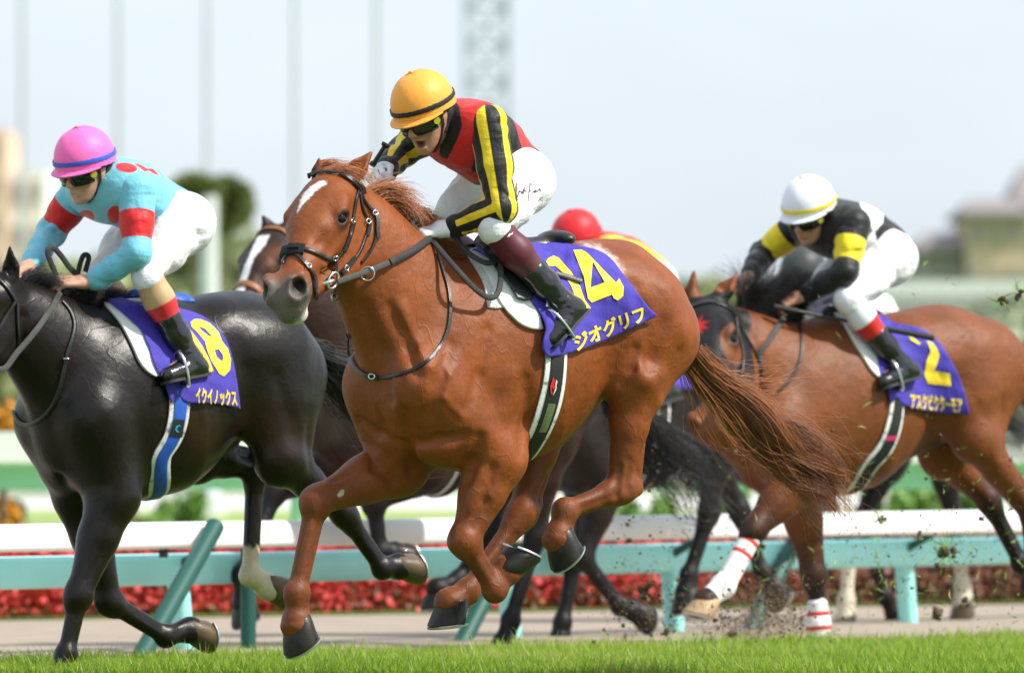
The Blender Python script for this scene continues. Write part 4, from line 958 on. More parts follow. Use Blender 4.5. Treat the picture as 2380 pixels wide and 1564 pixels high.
# running rail
M_white = mat('rail_white', (.88, .88, .87, 1), .35, .04, 3)
M_teal = mat('rail_teal', (.34, .80, .76, 1), .38, .08, 3)
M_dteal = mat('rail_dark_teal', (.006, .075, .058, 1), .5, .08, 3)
M_clamp = mat('clamp_black', (.02, .02, .02, 1), .5)
def rail_pt(u, z, off=0.):
    d = rail_d(u); w = W(u, 0, d); return A(w[0], w[1], z) + rnor * off
def rail():
    root = empty('running_rail', rail_pt(900, 0)); tag(root, 'white topped running rail on teal posts along the turf edge', 'rail'); base = np.array(root.location)
    def bar(name, off, z0, z1, t, m, rnd=.4):
        a, b = rail_pt(-1400, 0, off) - base, rail_pt(3600, 0, off) - base; h = (z1 - z0) / 2; zc = (z0 + z1) / 2; mb = MB(); R = []
        for p in (a, b):
            th = np.arange(16) * 2 * math.pi / 16; c_, s_ = np.cos(th), np.sin(th)
            e = lambda v: np.sign(v) * np.abs(v) ** .55
            R.append(p + A(0, 0, zc) + np.outer(e(c_) * t / 2, rnor) + np.outer(e(s_) * h, A(0, 0, 1)))
        mb.loft(R); mb.build(name, m, root)
    bar('top_rail', -.22, .455, .578, .10, M_white); bar('lower_rail', -.02, .285, .432, .10, M_teal)
    for u in (-560, 395, 1160, 1540, 2085, 2700):                 # slanting teal legs
        p = rail_pt(u, 0, -.02) - base; mb = MB()
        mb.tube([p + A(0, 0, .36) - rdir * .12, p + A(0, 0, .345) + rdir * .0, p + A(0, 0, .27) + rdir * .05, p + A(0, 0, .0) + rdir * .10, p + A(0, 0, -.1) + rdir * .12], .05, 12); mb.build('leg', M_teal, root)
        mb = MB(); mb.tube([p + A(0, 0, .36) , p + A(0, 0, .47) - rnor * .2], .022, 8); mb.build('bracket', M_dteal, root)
    for i in range(0, 16, 2):                                            # black clamps and joint sleeves of the top rail
        p = rail_pt(-700 + i * 245, 0, -.22) - base; mb = MB(); mb.box(p + A(0, 0, .438), (.04, .05, .04)); mb.build('clamp', M_clamp, root, False)
        if i % 3 == 0: mb = MB(); q = [p + rdir * .05 * k + A(0, 0, .5165) for k in (-1, 1)]; mb.loft([c + np.outer(np.cos(np.arange(12) * math.pi / 6) * .053, rnor) + np.outer(np.sin(np.arange(12) * math.pi / 6) * .0655, A(0, 0, 1)) for c in q]); mb.build('joint_sleeve', M_white, root)
    return root
rail()
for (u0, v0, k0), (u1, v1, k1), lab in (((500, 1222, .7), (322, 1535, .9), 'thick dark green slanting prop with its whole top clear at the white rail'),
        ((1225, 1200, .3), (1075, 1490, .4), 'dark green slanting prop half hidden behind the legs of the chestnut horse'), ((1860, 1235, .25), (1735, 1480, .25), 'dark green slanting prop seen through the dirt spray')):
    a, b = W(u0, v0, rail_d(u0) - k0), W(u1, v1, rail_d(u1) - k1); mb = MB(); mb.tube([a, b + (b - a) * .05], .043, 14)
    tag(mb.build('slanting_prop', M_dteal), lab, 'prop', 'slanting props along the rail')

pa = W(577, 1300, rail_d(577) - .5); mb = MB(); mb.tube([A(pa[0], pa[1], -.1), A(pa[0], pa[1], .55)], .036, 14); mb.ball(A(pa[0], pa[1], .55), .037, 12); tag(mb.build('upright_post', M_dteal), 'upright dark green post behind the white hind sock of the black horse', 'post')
# ------------------------------------------------------------------ beyond the sand: flower bed, second rail, hedges, trees, masts, houses
def leaf_cloud(c, r, n, size, R=None, seed=0, flat=0.):
    """leaf sized faces spread through an uneven crown made of several clumps"""
    g = np.random.default_rng(seed); k = max(5, n // 160); cc = g.normal(0, 1, (k, 3)); cc /= np.linalg.norm(cc, axis=1, keepdims=True); cc *= g.uniform(.2, .62, (k, 1)) ** .7
    cr = g.uniform(.2, .36, k); i = g.integers(0, k, n); d = g.normal(0, 1, (n, 3)); d /= np.linalg.norm(d, axis=1, keepdims=True)
    P = (cc[i] + d * cr[i][:, None] * g.uniform(.55, 1.0, (n, 1))) * np.array(r) + np.array(c); P[:, 2] = np.maximum(P[:, 2], c[2] - r[2] * (1 - flat))
    a = g.normal(0, 1, (n, 3)); a /= np.linalg.norm(a, axis=1, keepdims=True); b = np.cross(a, d); b /= np.linalg.norm(b, axis=1, keepdims=True) + 1e-9; s = size * g.uniform(.5, 1.2, (n, 1))
    V = np.stack([P - a * s, P + b * s * .6, P + a * s, P - b * s * .6], 1).reshape(-1, 3); F = np.arange(n)[:, None] * 4 + np.array([[0, 1, 2, 3]])
    return V, F, np.repeat(np.clip(.5 + .5 * g.normal(0, .6, k)[i] * .6 + g.normal(0, .15, n), 0, 1), 4)
def leaf_mat(name, c0, c1):
    m, n, l, b = new_mat(name); at = n.new('ShaderNodeAttribute'); at.attribute_name = 'tint'; mx = n.new('ShaderNodeMixRGB'); mx.inputs[1].default_value = c0; mx.inputs[2].default_value = c1
    l.new(at.outputs['Fac'], mx.inputs[0]); l.new(mx.outputs[0], b.inputs['Base Color']); b.inputs['Roughness'].default_value = .55; return m
M_red_fl = leaf_mat('red_blossom', (.62, .045, .045, 1), (.68, .075, .07, 1)); M_bed_leaf = leaf_mat('bed_leaf', (.22, .055, .04, 1), (.20, .10, .06, 1))
M_hedge = leaf_mat('hedge_leaf', (.11, .22, .035, 1), (.20, .36, .06, 1)); M_olive = leaf_mat('olive_leaf', (.09, .10, .035, 1), (.17, .18, .07, 1)); M_tree = leaf_mat('tree_leaf', (.14, .17, .055, 1), (.25, .29, .10, 1)); M_pale_tree = leaf_mat('pale_tree_leaf', (.22, .26, .15, 1), (.38, .43, .27, 1)); M_bark = mat('bark', (.10, .08, .06, 1), .9, .3, 4)
def flower_bed():
    n = 84000; u = rng.uniform(-500, 2600, n); off = rng.uniform(0, 2.2, n); h = rng.beta(1.6, 1.2, n) * .43; P = np.stack([W(a, 0, bed_d(a) + b) for a, b in zip(u, off)]); P[:, 2] = h
    fade = np.clip((1950 - u) / 600, 0, 1); isred = (rng.random(n) < (.66 + .5 * np.clip((h - .03) / .12, 0, 1)) * fade * (.85 + .3 * np.sin(u * .013 + np.sin(u * .031))))
    a = rng.normal(0, 1, (n, 3)); a /= np.linalg.norm(a, axis=1, keepdims=True); b = np.cross(a, rng.normal(0, 1, (n, 3))); b /= np.linalg.norm(b, axis=1, keepdims=True); s = np.where(isred, .021, .020)[:, None]
    V = np.stack([P - a * s, P + b * s, P + a * s, P - b * s], 1)
    for nm, m, mk, lab in (('flower_bed', M_red_fl, isred, 'bed of red blossoms along the far side of the sand track'), ('bed_leaves', M_bed_leaf, ~isred, 'dark leaves under the red blossoms')):
        v = V[mk].reshape(-1, 3); k = len(v) // 4; tag(mesh_np(nm, v, np.arange(k)[:, None] * 4 + np.array([[0, 1, 2, 3]]), m, smooth=False, attrs={'tint': np.repeat(rng.random(k), 4)}), lab, kind='stuff')
flower_bed()
def shrub(u, d, w, h, m, label, group, name='clipped_shrub', seed=0):
    c = W(u, 0, d); c[2] = h * .46; V, F, t = leaf_cloud((0, 0, h * .46), (w / 2, w / 2.4, h * .54), 1500, .05, seed=seed)
    root = empty(name, (c[0], c[1], 0)); mesh_np('foliage', V, F, m, root, smooth=False, attrs={'tint': t}); mb = MB()
    for i in range(3): mb.tube([A((i - 1) * .06, 0, -.02), A((i - 1) * .16, .03, h * .55)], [.03, .012], 6)
    mb.build('stem', M_bark, root); tag(root, label, 'shrub', group)
g_ = 'clipped shrubs on the lawn beyond the track'
shrub(430, 84, .66, .66, M_hedge, 'round bright green clipped shrub framed by the black horse legs and belly', g_, seed=1); shrub(20, 84, .50, .58, M_olive, 'dark olive shrub at the left edge above the white rail', g_, seed=2); shrub(300, 88, .40, .52, M_olive, 'small olive shrub beside the round bright green shrub', g_, seed=3)
for i, u in enumerate((1500, 1680, 2030, 2150, 2260)): shrub(u, 86, .75, .72, M_hedge, ('dark green shrub under the red capped rider horse', 'dark green shrub behind the chestnut tail', 'dark green shrub under the girth of the bay horse', 'dark green shrub under the belly of the bay horse', 'dark green shrub right of the bay horse belly')[i], g_, seed=10 + i)
M_road = mat('grey_path', (.22, .22, .24, 1), .9, .1, .5); M_pale = mat('pale_path', (.62, .60, .57, 1), .9, .1, .3); M_lime = mat('lime_lawn', (.25, .34, .07, 1), .95, .2, .4)
tag(sheet('lawn', [tuple(W(-1500, 0, bed_d(-1500) + .5)[:2]), tuple(W(3700, 0, bed_d(3700) + .5)[:2]), (40, 150), (-40, 150)], -.003, M_lime), 'yellow green lawn beyond the flower bed')
tag(sheet('road', [(-30, 108), (30, 108), (30, 124), (-30, 124)], .002, M_road), 'grey road across the lawn'); tag(sheet('path', [(-60, 150), (60, 150), (60, 190), (-60, 190)], .0, M_pale), 'pale path far beyond the lawn')
M_fgreen = mat('fence_green', (.28, .60, .40, 1), .45, .08, 2)
def far_rail():
    D = 74.; root = empty('far_rail', (0, D, 0)); mb = MB(); mb.box((0, 0, .895), (44, .08, .20)); mb.build('top_rail', M_white, root, False); mb = MB(); mb.box((0, .10, .70), (44, .05, .16)); mb.build('lower_rail', M_fgreen, root, False)
    for i in range(14): mb = MB(); mb.tube([A(-20 + i * 3.1, .1, .66), A(-20 + i * 3.1, .1, .3), A(-19.85 + i * 3.1, .12, -.05)], .045, 8); mb.build('post', M_fgreen, root)
    tag(root, 'blurred white and green rail on the far side of the sand', 'rail')
far_rail()
def tree(u, d, v_top, w, m, label, seed, v_low=None, trunk=True):
    c = W(u, v_top, d); H_ = c[2]; low = (W(u, v_low, d)[2] if v_low else H_ * .25); r = (H_ - low) / 2; root = empty('tree', (c[0], d, 0))
    V, F, t = leaf_cloud((0, 0, low + r), (w / 2, w / 2.2, r), 2600, .0032 * d * .75, seed=seed); mesh_np('crown', V, F, m, root, smooth=False, attrs={'tint': t}); mb = MB(); g = np.random.default_rng(seed)
    mb.tube([A(0, 0, -.1), A(.05, 0, low + r * .3), A(0, .1, low + r)], [.035 * w ** .7, .028 * w ** .7, .012 * w ** .7], 8)
    for i in range(4): a = g.uniform(0, 6.28); mb.tube([A(0, 0, low + r * .2 * (i + .5)), A(math.cos(a) * w * .3, math.sin(a) * w * .25, low + r * (.7 + .25 * i))], [.018 * w ** .7, .006], 6)
    mb.build('trunk', M_bark, root); tag(root, label, 'tree', 'trees behind the race track')
T_ = [(-40, 170, 660, 5, M_tree, 'pale tree at the left edge behind the black horse ear'), (150, 190, 620, 7, M_tree, 'green tree behind the arm in light blue silks'), (300, 180, 560, 6.5, M_tree, 'green tree framed between the arm and thigh of the pink capped rider'), (430, 200, 530, 8, M_tree, 'olive tree between the pink capped rider and the white mast'),
      (580, 210, 540, 8, M_tree, 'olive tree right of the white mast'), (720, 230, 575, 8, M_tree, 'dull green tree behind the horse with the white blaze'), (960, 260, 640, 9, M_tree, 'pale green tree behind the chestnut mane'), (1640, 300, 640, 9, M_tree, 'low grey green tree left of the bay ears'), (1760, 280, 650, 8, M_tree, 'low green tree behind the black mane'),
      (2140, 200, 700, 4, M_pale_tree, 'green tree behind the bay saddle'), (2290, 190, 690, 4, M_pale_tree, 'green tree at the right over the bay rump'), (2400, 210, 680, 4, M_pale_tree, 'tree at the right edge below the tan house')]
for i, (u, d, v, w, m, lb) in enumerate(T_): tree(u, d, v, w, m, lb, 30 + i)
tree(446, 150, 454, .16, M_tree, 'small leaf clump left of the top of the white mast', 60, 492); tree(524, 151, 460, .15, M_tree, 'small leaf clump right of the top of the white mast', 61, 496)
M_mast = mat('mast_white', (.62, .64, .66, 1), .6, .05, 2); M_mastg = mat('mast_grey', (.46, .48, .51, 1), .6, .05, 2)
def mast(u, d, w, v_top, label, m):
    c = W(u, v_top, d); root = empty('mast', (c[0], d, 0)); mb = MB(); mb.tube([A(0, 0, -.2), A(0, 0, c[2] * .5), A(0, 0, c[2])], [w / 2, w / 2.1, w / 2.6], 12); mb.build('shaft', m, root); mb = MB(); mb.tube([A(0, 0, -.05), A(0, 0, .25)], w * .8, 12); mb.build('footing', m, root); tag(root, label, 'mast', 'tall masts against the sky')
mast(486, 140, .26, 455, 'short thick white mast between the pink capped rider and the chestnut head', M_mast)
for u, lb in ((52, 'faint tall mast nearest the left edge above the pink cap'), (275, 'faint tall mast just right of the pink cap'), (482, 'faint tall mast rising behind the short thick mast'), (686, 'faint tall mast above the horse with the blaze'), (876, 'faint tall mast just left of the orange cap')): mast(u, 240, .12, -300, lb, M_mastg)
def lattice_tower():
    D = 420.; c = W(1132, 0, D); s = D / FPX; H_ = 21.; root = empty('lattice_tower', (c[0], D, 0)); w = 96 * s / 2; M_t = mat('tower_steel', (.36, .41, .47, 1), .6, .1, 1)
    cs = [A(x * w, y * w, 0) for x, y in ((-1, -1), (1, -1), (1, 1), (-1, 1))]
    for q in cs: mb = MB(); mb.tube([q, q + A(0, 0, H_)], .10, 6); mb.build('leg', M_t, root)
    mb = MB(); k = 15; h = H_ / k
    for i in range(k):
        for a, b in zip(cs, cs[1:] + cs[:1]): mb.tube([a + A(0, 0, i * h), b + A(0, 0, (i + 1) * h)], .055, 4); mb.tube([b + A(0, 0, i * h), a + A(0, 0, (i + 1) * h)], .055, 4); mb.tube([a + A(0, 0, i * h), b + A(0, 0, i * h)], .05, 4)
    mb.build('bracing', M_t, root); tag(root, 'pale steel lattice tower against the sky right of the orange cap', 'tower')
lattice_tower()
M_tan = mat('tan_wall', (.60, .45, .31, 1), .85, .08, .3); M_brown = mat('brown_roof', (.26, .225, .215, 1), .8, .12, .3); M_gwall = mat('grey_wall', (.34, .30, .285, 1), .85, .1, .3); M_win = mat('window_glass', (.30, .27, .26, 1), .3, .2, 1); M_cream = mat('cream_wall', (.74, .75, .71, 1), .85, .06, .3)
def block(root, name, u0, u1, v0, v1, D, dep, m, nw=(0, 0)):
    a, b = W(u0, v1, D), W(u1, v0, D); mb = MB(); z0, z1 = a[2], b[2]; c = ((a[0] + b[0]) / 2, D + dep / 2, (z0 + z1) / 2); mb.box(np.array(c) - A(*root.location), (b[0] - a[0], dep, z1 - z0)); o = mb.build(name, m, root, False)
    for i in range(nw[0]):
        for j in range(nw[1]):
            w, h = (b[0] - a[0]) / nw[0], (z1 - z0) / nw[1]; mb = MB(); mb.box(A(a[0] + w * (i + .5), D - .03, z0 + h * (j + .5)) - A(*root.location), (w * .45, .12, h * .5)); mb.build('window', M_win, o, False)
def gable(root, u0, u1, v0, v1, D, dep, m, over=20):
    a, b = W(u0 - over, v1, D - .4), W(u1 + over, v0, D - .4); L = A(*root.location); mb = MB(); x0, x1, z0, z1 = a[0], b[0], a[2], b[2]; xi = (x1 - x0) * .22
    V = [(x0, D - .4, z0), (x1, D - .4, z0), (x1, D + dep, z0), (x0, D + dep, z0), (x0 + xi, D + dep * .4, z1), (x1 - xi, D + dep * .4, z1), (x0, D - .4, z0 - .15), (x1, D - .4, z0 - .15), (x1, D + dep, z0 - .15), (x0, D + dep, z0 - .15)]
    mb.add(np.array(V) - L, [(0, 1, 5, 4), (1, 2, 5), (2, 3, 4, 5), (3, 0, 4), (0, 6, 7, 1), (1, 7, 8, 2), (2, 8, 9, 3), (3, 9, 6, 0), (6, 9, 8, 7)]); mb.build('roof', m, root, False)
def house(name, D, u, label, parts):
    c = W(u, 0, D); root = empty(name, (c[0], D, 0)); tag(root, label, 'building', 'buildings far behind the track')
    for q in parts: (block if q[0] == 'b' else gable)(root, *q[1:])
house('building', 330, 2320, 'tan and brown stepped building at the right edge above the bay rump', [('b', 'wall', 2248, 2500, 490, 1016, 330, 10, M_tan, (6, 5)), ('b', 'wall', 2150, 2247, 575, 1016, 331, 9, M_gwall, (3, 4)), ('g', 2250, 2380, 455, 492, 330, 10, M_brown), ('g', 2370, 2520, 375, 470, 334, 10, M_brown), ('b', 'wall', 2385, 2500, 468, 492, 332, 7, M_gwall), ('g', 2150, 2245, 535, 577, 331, 9, M_brown)])
house('building', 340, 2230, 'long grey brown low building under the tan stepped building', [('b', 'wall', 2060, 2252, 592, 1017, 345, 8, M_gwall, (7, 3)), ('g', 2060, 2240, 560, 594, 345, 8, M_brown)])
house('building', 260, 2250, 'long whitish stand behind the bay horse and the right trees', [('b', 'wall', 1950, 2600, 652, 1016, 262, 6, M_cream, (18, 3))])
house('building', 300, -30, 'pale orange building at the left edge', [('b', 'wall', -220, 14, 300, 1016, 300, 8, mat('peach_wall', (.72, .50, .38, 1), .85, .05, .3), (4, 8)), ('b', 'wall', 15, 105, 395, 1016, 302, 6, M_cream, (2, 6))])
mb = MB(); V, F, t = leaf_cloud((0, 0, .6), (.5, .3, .65), 900, .06, seed=77); c = W(8, 0, 82); o = empty('orange_shrub', (c[0], 82, 0)); mesh_np('foliage', V, F, leaf_mat('orange_flower', (.70, .25, .02, 1), (.75, .42, .05, 1)), o, smooth=False, attrs={'tint': t}); mb.tube([A(0, 0, -.05), A(0, 0, .6)], .03, 6); mb.build('stem', M_bark, o); tag(o, 'orange flowering bush at the left edge behind the far rail', 'shrub')
# ------------------------------------------------------------------ shared horse materials
M_shoe = mat('shoe_aluminium', (.62, .63, .62, 1), .35, .1, 20, metal=.85)
M_eye, _n, _l, _b = new_mat('horse_eye'); _b.inputs['Base Color'].default_value = (.006, .004, .003, 1); _set(_b, rough=.05, spec=.35)
HAIR = [(8.5, .00075, (1, 1, .6), 2, 'vein'), (7, .010, (1, 1, 1), 3), (24, .0028, (1, .5, 1), 4), (70, .0008, (1, 1, .6)), (420, .0012, (1, .6, .35), 2)]
def coat(name, base, layers, rough=.48, var=.24, spec=.28, fine=1., **kw):
    return paint_mat(name, base, layers, rough, var, 5., [(b[0], b[1] * fine) + tuple(b[2:]) for b in HAIR], spec=spec, grain=.13, **kw)
def hoof_mat(name, col): return mat(name, col, .46, .5, 14, bump=(40, .0007, (1, 1, 4)), coat=.08, spec=.3)
M_hoof_dark = hoof_mat('hoof_dark', (.020, .017, .012, 1))
M_hoof_pale = hoof_mat('hoof_pale', (.40, .27, .15, 1))
M_hoof_brown = hoof_mat('hoof_brown', (.11, .075, .04, 1))
def head_poly(poly, nmin=-.09):           # a marking drawn on the face: polygon in (along the face, across it)
    def mk(B, T, H):
        def fn(V):
            q = H.inv(V); return np.where((q[:, 1] > nmin) & (q[:, 1] < .1) & (q[:, 0] > -.1) & (q[:, 0] < .7), sd_poly(q[:, [0, 2]], poly), 9)
        return fn
    return mk
def muzzle_dark(l0=.50):
    def mk(B, T, H):
        def fn(V):
            q = H.inv(V); inn = (np.abs(q[:, 0] - .45) < .3) & (q[:, 1] > -.22) & (q[:, 1] < .08) & (np.abs(q[:, 2]) < .12)
            return np.where(inn, l0 - q[:, 0] + .25 * (q[:, 1] + .05), 9)
        return fn
    return mk
def muzzle_pale(B, T, H):
    def fn(V):
        q = H.inv(V); return np.linalg.norm((q - A(.565, -.135, .03)) / A(.05, .035, .05), axis=1) * .04 - .04
    return fn
def nostril_dark(B, T, H):
    def fn(V):
        q = H.inv(V); d = np.full(len(V), 9.)
        for r in (-1, 1): d = np.minimum(d, np.linalg.norm((q - A(.535, -.018, .056 * r)) / A(.030, .022, .022), axis=1) * .025 - .025)
        return d
    return fn
def eye_dark(B, T, H):
    def fn(V):
        q = H.inv(V); d = np.full(len(V), 9.)
        for r in (-1, 1): d = np.minimum(d, np.linalg.norm((q - A(.206, -.040, .104 * r)) / A(.042, .034, .03), axis=1) * .03 - .03)
        return d
    return fn
def leg_points(keys, t0, r=.085):         # coat colour of the lower legs: from fraction t0 of the forearm or gaskin down
    def mk(B, T, H):
        caps = []
        for J in keys:
            a = J.get('elbow', J.get('hock') if 'elbow' not in J else None)
            if 'elbow' in J: st_, kn = J['elbow'], J['knee']; caps.append((lerp(st_, kn, t0), kn, .06, r))
            else: st_, kn = J['stifle'], J['hock']; caps.append((lerp(st_, kn, t0 + .15), kn, .05, r))
            caps += [(kn, J['fet'], r, r), (J['fet'], J['cor'], r, r), (J['cor'], J['sole'], r, r)]
        return lambda V: sd_caps(V, caps)
    return mk
def sock(J, t=.5, r=.075):
    def mk(B, T, H):
        kn = J['knee'] if 'knee' in J else J['hock']
        return lambda V: sd_caps(V, [(lerp(kn, J['fet'], t), J['fet'], r * .8, r), (J['fet'], J['cor'], r, r), (J['cor'], J['sole'], r, r)])
    return mk
# ------------------------------------------------------------------ the leading chestnut
F1 = Frame(1240, 820, D0, 36)
p = F1.px
wl2 = lambda F, *v: F.R.T @ nrm(A(*v))
O1 = p(764, 393, .03); L1 = wl2(F1, -.28, -.63, -.724); N1 = wl2(F1, -.40, -.58, .70)
def hoof_at(c, a, n=.088): c = np.array(c); return dict(cor=c, sole=c + nrm(A(*a)) * n)
legs = dict(
    fl=dict(elbow=p(1152, 1062, .17), knee=p(1080, 1258, .17), fet=p(1150, 1372, .17), **hoof_at(p(1180, 1326, .17), (-.35, .12, .9))),
    fr=dict(elbow=p(925, 1080, -.17), knee=p(735, 1165, -.13), fet=p(688, 1378, -.12), **hoof_at(p(688, 1444, -.12), (-.60, 0, -.80))),
    hl=dict(stifle=p(1480, 872, .18), hock=p(1440, 1136, .15), fet=p(1312, 1185, .14), **hoof_at(p(1297, 1244, .14), (-.72, 0, -.68))),
    hr=dict(slim=.72, stifle=p(1280, 935, -.16), hock=p(1212, 1195, -.12), fet=p(1085, 1372, -.11), **hoof_at(p(1050, 1396, -.11), (-.12, 0, -.98))))
Z = lambda *pts: [(620 + x / 1.504, 500 + y / 1.504) for x, y in pts]
rel1 = relief([
    (.026, -.012, Z((335, 320), (395, 470), (430, 640))), (.022, -.010, Z((430, 320), (500, 470), (530, 560))), (.03, .010, Z((470, 330), (560, 520))),
    (.03, -.010, Z((640, 450), (600, 590), (560, 700))), (.024, -.017, Z((480, 690), (500, 790), (512, 890))), (.05, .014, Z((420, 790), (440, 830))), (.055, .014, Z((610, 820), (640, 860))),
    (.022, -.011, Z((325, 715), (395, 760), (480, 800))), (.022, -.011, Z((520, 800), (600, 780), (690, 770))), (.024, -.016, Z((745, 780), (720, 860), (705, 930))),
    (.016, -.009, Z((790, 880), (760, 1000), (720, 1090))), (.03, .010, Z((740, 900), (705, 1020))), (.03, -.012, Z((905, 580), (910, 720), (890, 830))),
    (.024, -.012, Z((325, 800), (380, 880), (450, 930))), (.02, -.010, Z((1290, 470), (1275, 540), (1240, 590))), (.04, .012, Z((1310, 550), (1330, 580))), (.03, -.012, Z((1385, 380), (1340, 500), (1330, 540))),
    (.03, -.010, Z((1445, 480), (1395, 620), (1350, 760))), (.04, -.010, Z((1280, 250), (1310, 350))), (.05, .010, Z((1400, 260), (1440, 400))), (.022, -.008, Z((770, 400), (740, 560), (700, 680))),
    (.04, .009, Z((850, 560), (830, 680))), (.012, .0045, Z((600, 480), (640, 560), (620, 640), (680, 700))), (.006, .003, Z((760, 920), (780, 980), (745, 1060))),
    (.014, -.009, Z((1230, 880), (1222, 980))), (.014, -.008, Z((1270, 860), (1262, 960))), (.012, -.007, Z((230, 930), (290, 900), (340, 880))),
    (.012, -.004, Z((1080, 540), (1060, 640))), (.012, -.004, Z((1120, 530), (1105, 620))), (.012, -.004, Z((1160, 515), (1150, 590)))])
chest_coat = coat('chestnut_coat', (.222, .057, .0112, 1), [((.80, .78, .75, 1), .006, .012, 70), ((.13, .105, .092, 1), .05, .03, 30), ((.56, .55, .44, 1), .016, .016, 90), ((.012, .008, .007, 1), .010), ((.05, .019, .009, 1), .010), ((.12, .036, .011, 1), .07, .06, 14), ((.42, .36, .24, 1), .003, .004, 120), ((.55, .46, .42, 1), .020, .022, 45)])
H_ = Head(O1, L1, N1, 1.15)
horse1 = build_horse('race_horse', F1, dict(
    head=(O1, L1, N1), hk=1.15, legs=legs, pitch=-3.0, lt=1.14, rump=(.14, -.065), extra=[rel1], d_top=.14, neck_db=.30,
    ears=[(H_(.0, -.05, .058), p(868, 349, .10), N1 + H_.R * .8), (H_(.0, -.05, -.058), p(741, 364, -.02), N1 - H_.R * .3)],
    paint=[head_poly([(.075, .02), (.10, .035), (.125, .012), (.19, -.022), (.235, -.03), (.175, -.042), (.145, -.045), (.10, -.02)]), muzzle_dark(), muzzle_pale, nostril_dark, eye_dark, leg_points(list(legs.values()), .45, .06), lambda B, T, H: (lambda V, c=cast(F1, B, [(794, 1146), (788, 1150), (797, 1140)]): sd_caps(V, [(c[0], c[1], .011, .008), (c[0], c[2], .011, .006)])),
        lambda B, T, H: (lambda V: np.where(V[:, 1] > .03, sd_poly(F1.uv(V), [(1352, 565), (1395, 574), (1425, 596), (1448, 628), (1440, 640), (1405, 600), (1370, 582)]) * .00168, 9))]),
    'chestnut racehorse with a white star leading at full gallop', dict(coat=chest_coat, hoof=M_hoof_dark, shoe=M_shoe, eye=M_eye), h=.0070)
M_mane1 = hair_mat('chestnut_hair', (.22, .055, .016, 1), (.55, .22, .09, 1))
M_tail1 = hair_mat('chestnut_tail', (.060, .020, .010, 1), (.46, .17, .065, 1))
mane(horse1, M_mane1, 2500, .175, (-.88, .12, .12), taper=.6, t0=.22, spread=.6)
forelock(horse1, M_mane1, 900, .13, (-.75, .35, .10))
tail(horse1, M_tail1, [p(u, v, y) for u, v, y in ((1602, 820, 0), (1650, 885, -.05), (1730, 965, -.1), (1815, 1030, -.1), (1885, 1075, -.1), (1922, 1125, -.1), (1925, 1190, -.1))], 1700, r=.0016, spread=.030, w0=.030, wild=.16)
strays(horse1, M_tail1, [p(u, v, y) for u, v, y in ((1600, 830, 0), (1660, 880, -.03), (1740, 900, -.05), (1810, 895, -.05), (1860, 880, -.05))], 60)
strays(horse1, M_tail1, [p(u, v, y) for u, v, y in ((1590, 850, 0), (1640, 930, -.03), (1680, 1000, -.05), (1730, 1030, -.05), (1760, 1010, -.05))], 50)
# ------------------------------------------------------------------ the black horse on the left
F2 = Frame(402, 918, 46.7, 42); p = F2.px
O2 = p(-12, 628, 0); L2 = wl2(F2, -.55, -.5, -.67); N2 = wl2(F2, -.5, -.45, .74); H2_ = Head(O2, L2, N2, 1.1)
legs2 = dict(
    fl=dict(elbow=p(262, 1150, .16), knee=p(182, 1385, .16), fet=p(152, 1520, .16), **hoof_at(p(140, 1562, .16), (.25, 0, -.97), .07)),
    fr=dict(elbow=p(185, 1140, -.16), knee=p(255, 1400, -.12), fet=p(385, 1480, -.11), **hoof_at(p(440, 1466, -.11), (-.98, 0, .12))),
    hl=dict(stifle=p(648, 1060, .18), hock=p(800, 1195, .15), fet=p(888, 1322, .14), **hoof_at(p(925, 1318, .14), (-.95, 0, .3))),
    hr=dict(stifle=p(455, 1055, -.16), hock=p(592, 1090, -.13), fet=p(580, 1338, -.12), **hoof_at(p(618, 1362, -.12), (-.98, 0, .1))))
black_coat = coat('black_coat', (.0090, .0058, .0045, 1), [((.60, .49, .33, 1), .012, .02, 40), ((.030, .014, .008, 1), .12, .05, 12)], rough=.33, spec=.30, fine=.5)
horse2 = build_horse('race_horse', F2, dict(
    head=(O2, L2, N2), k=.96, hk=1.12, front=.80, legs=legs2, pitch=-1.0, rump=(.10, -.03), lt=1.1, d_top=.13, neck_db=.30,
    ears=[(H2_(.0, -.05, .058), p(22, 566, .09), N2 + H2_.R * .6), (H2_(.0, -.05, -.058), p(-45, 560, -.05), N2)],
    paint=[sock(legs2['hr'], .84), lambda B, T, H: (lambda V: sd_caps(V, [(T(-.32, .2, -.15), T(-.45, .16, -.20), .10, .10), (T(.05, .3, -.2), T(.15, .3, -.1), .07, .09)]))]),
    'black racehorse galloping at the left with one white hind sock', dict(coat=black_coat, hoof=M_hoof_brown, shoe=M_shoe, eye=M_eye), h=.0095)
M_black_hair = hair_mat('black_hair', (.006, .005, .005, 1), (.026, .022, .022, 1))
forelock(horse3, M_black_hair, 500, .14, (-.3, .3, .5)) if False else None
mane(horse2, M_black_hair, 1400, .15, (-.8, .2, .3))
tail(horse2, M_black_hair, [p(u, v, y) for u, v, y in ((700, 800, 0), (745, 850, -.05), (800, 890, -.1), (860, 930, -.15), (920, 960, -.2), (1000, 1000, -.25))], 500)
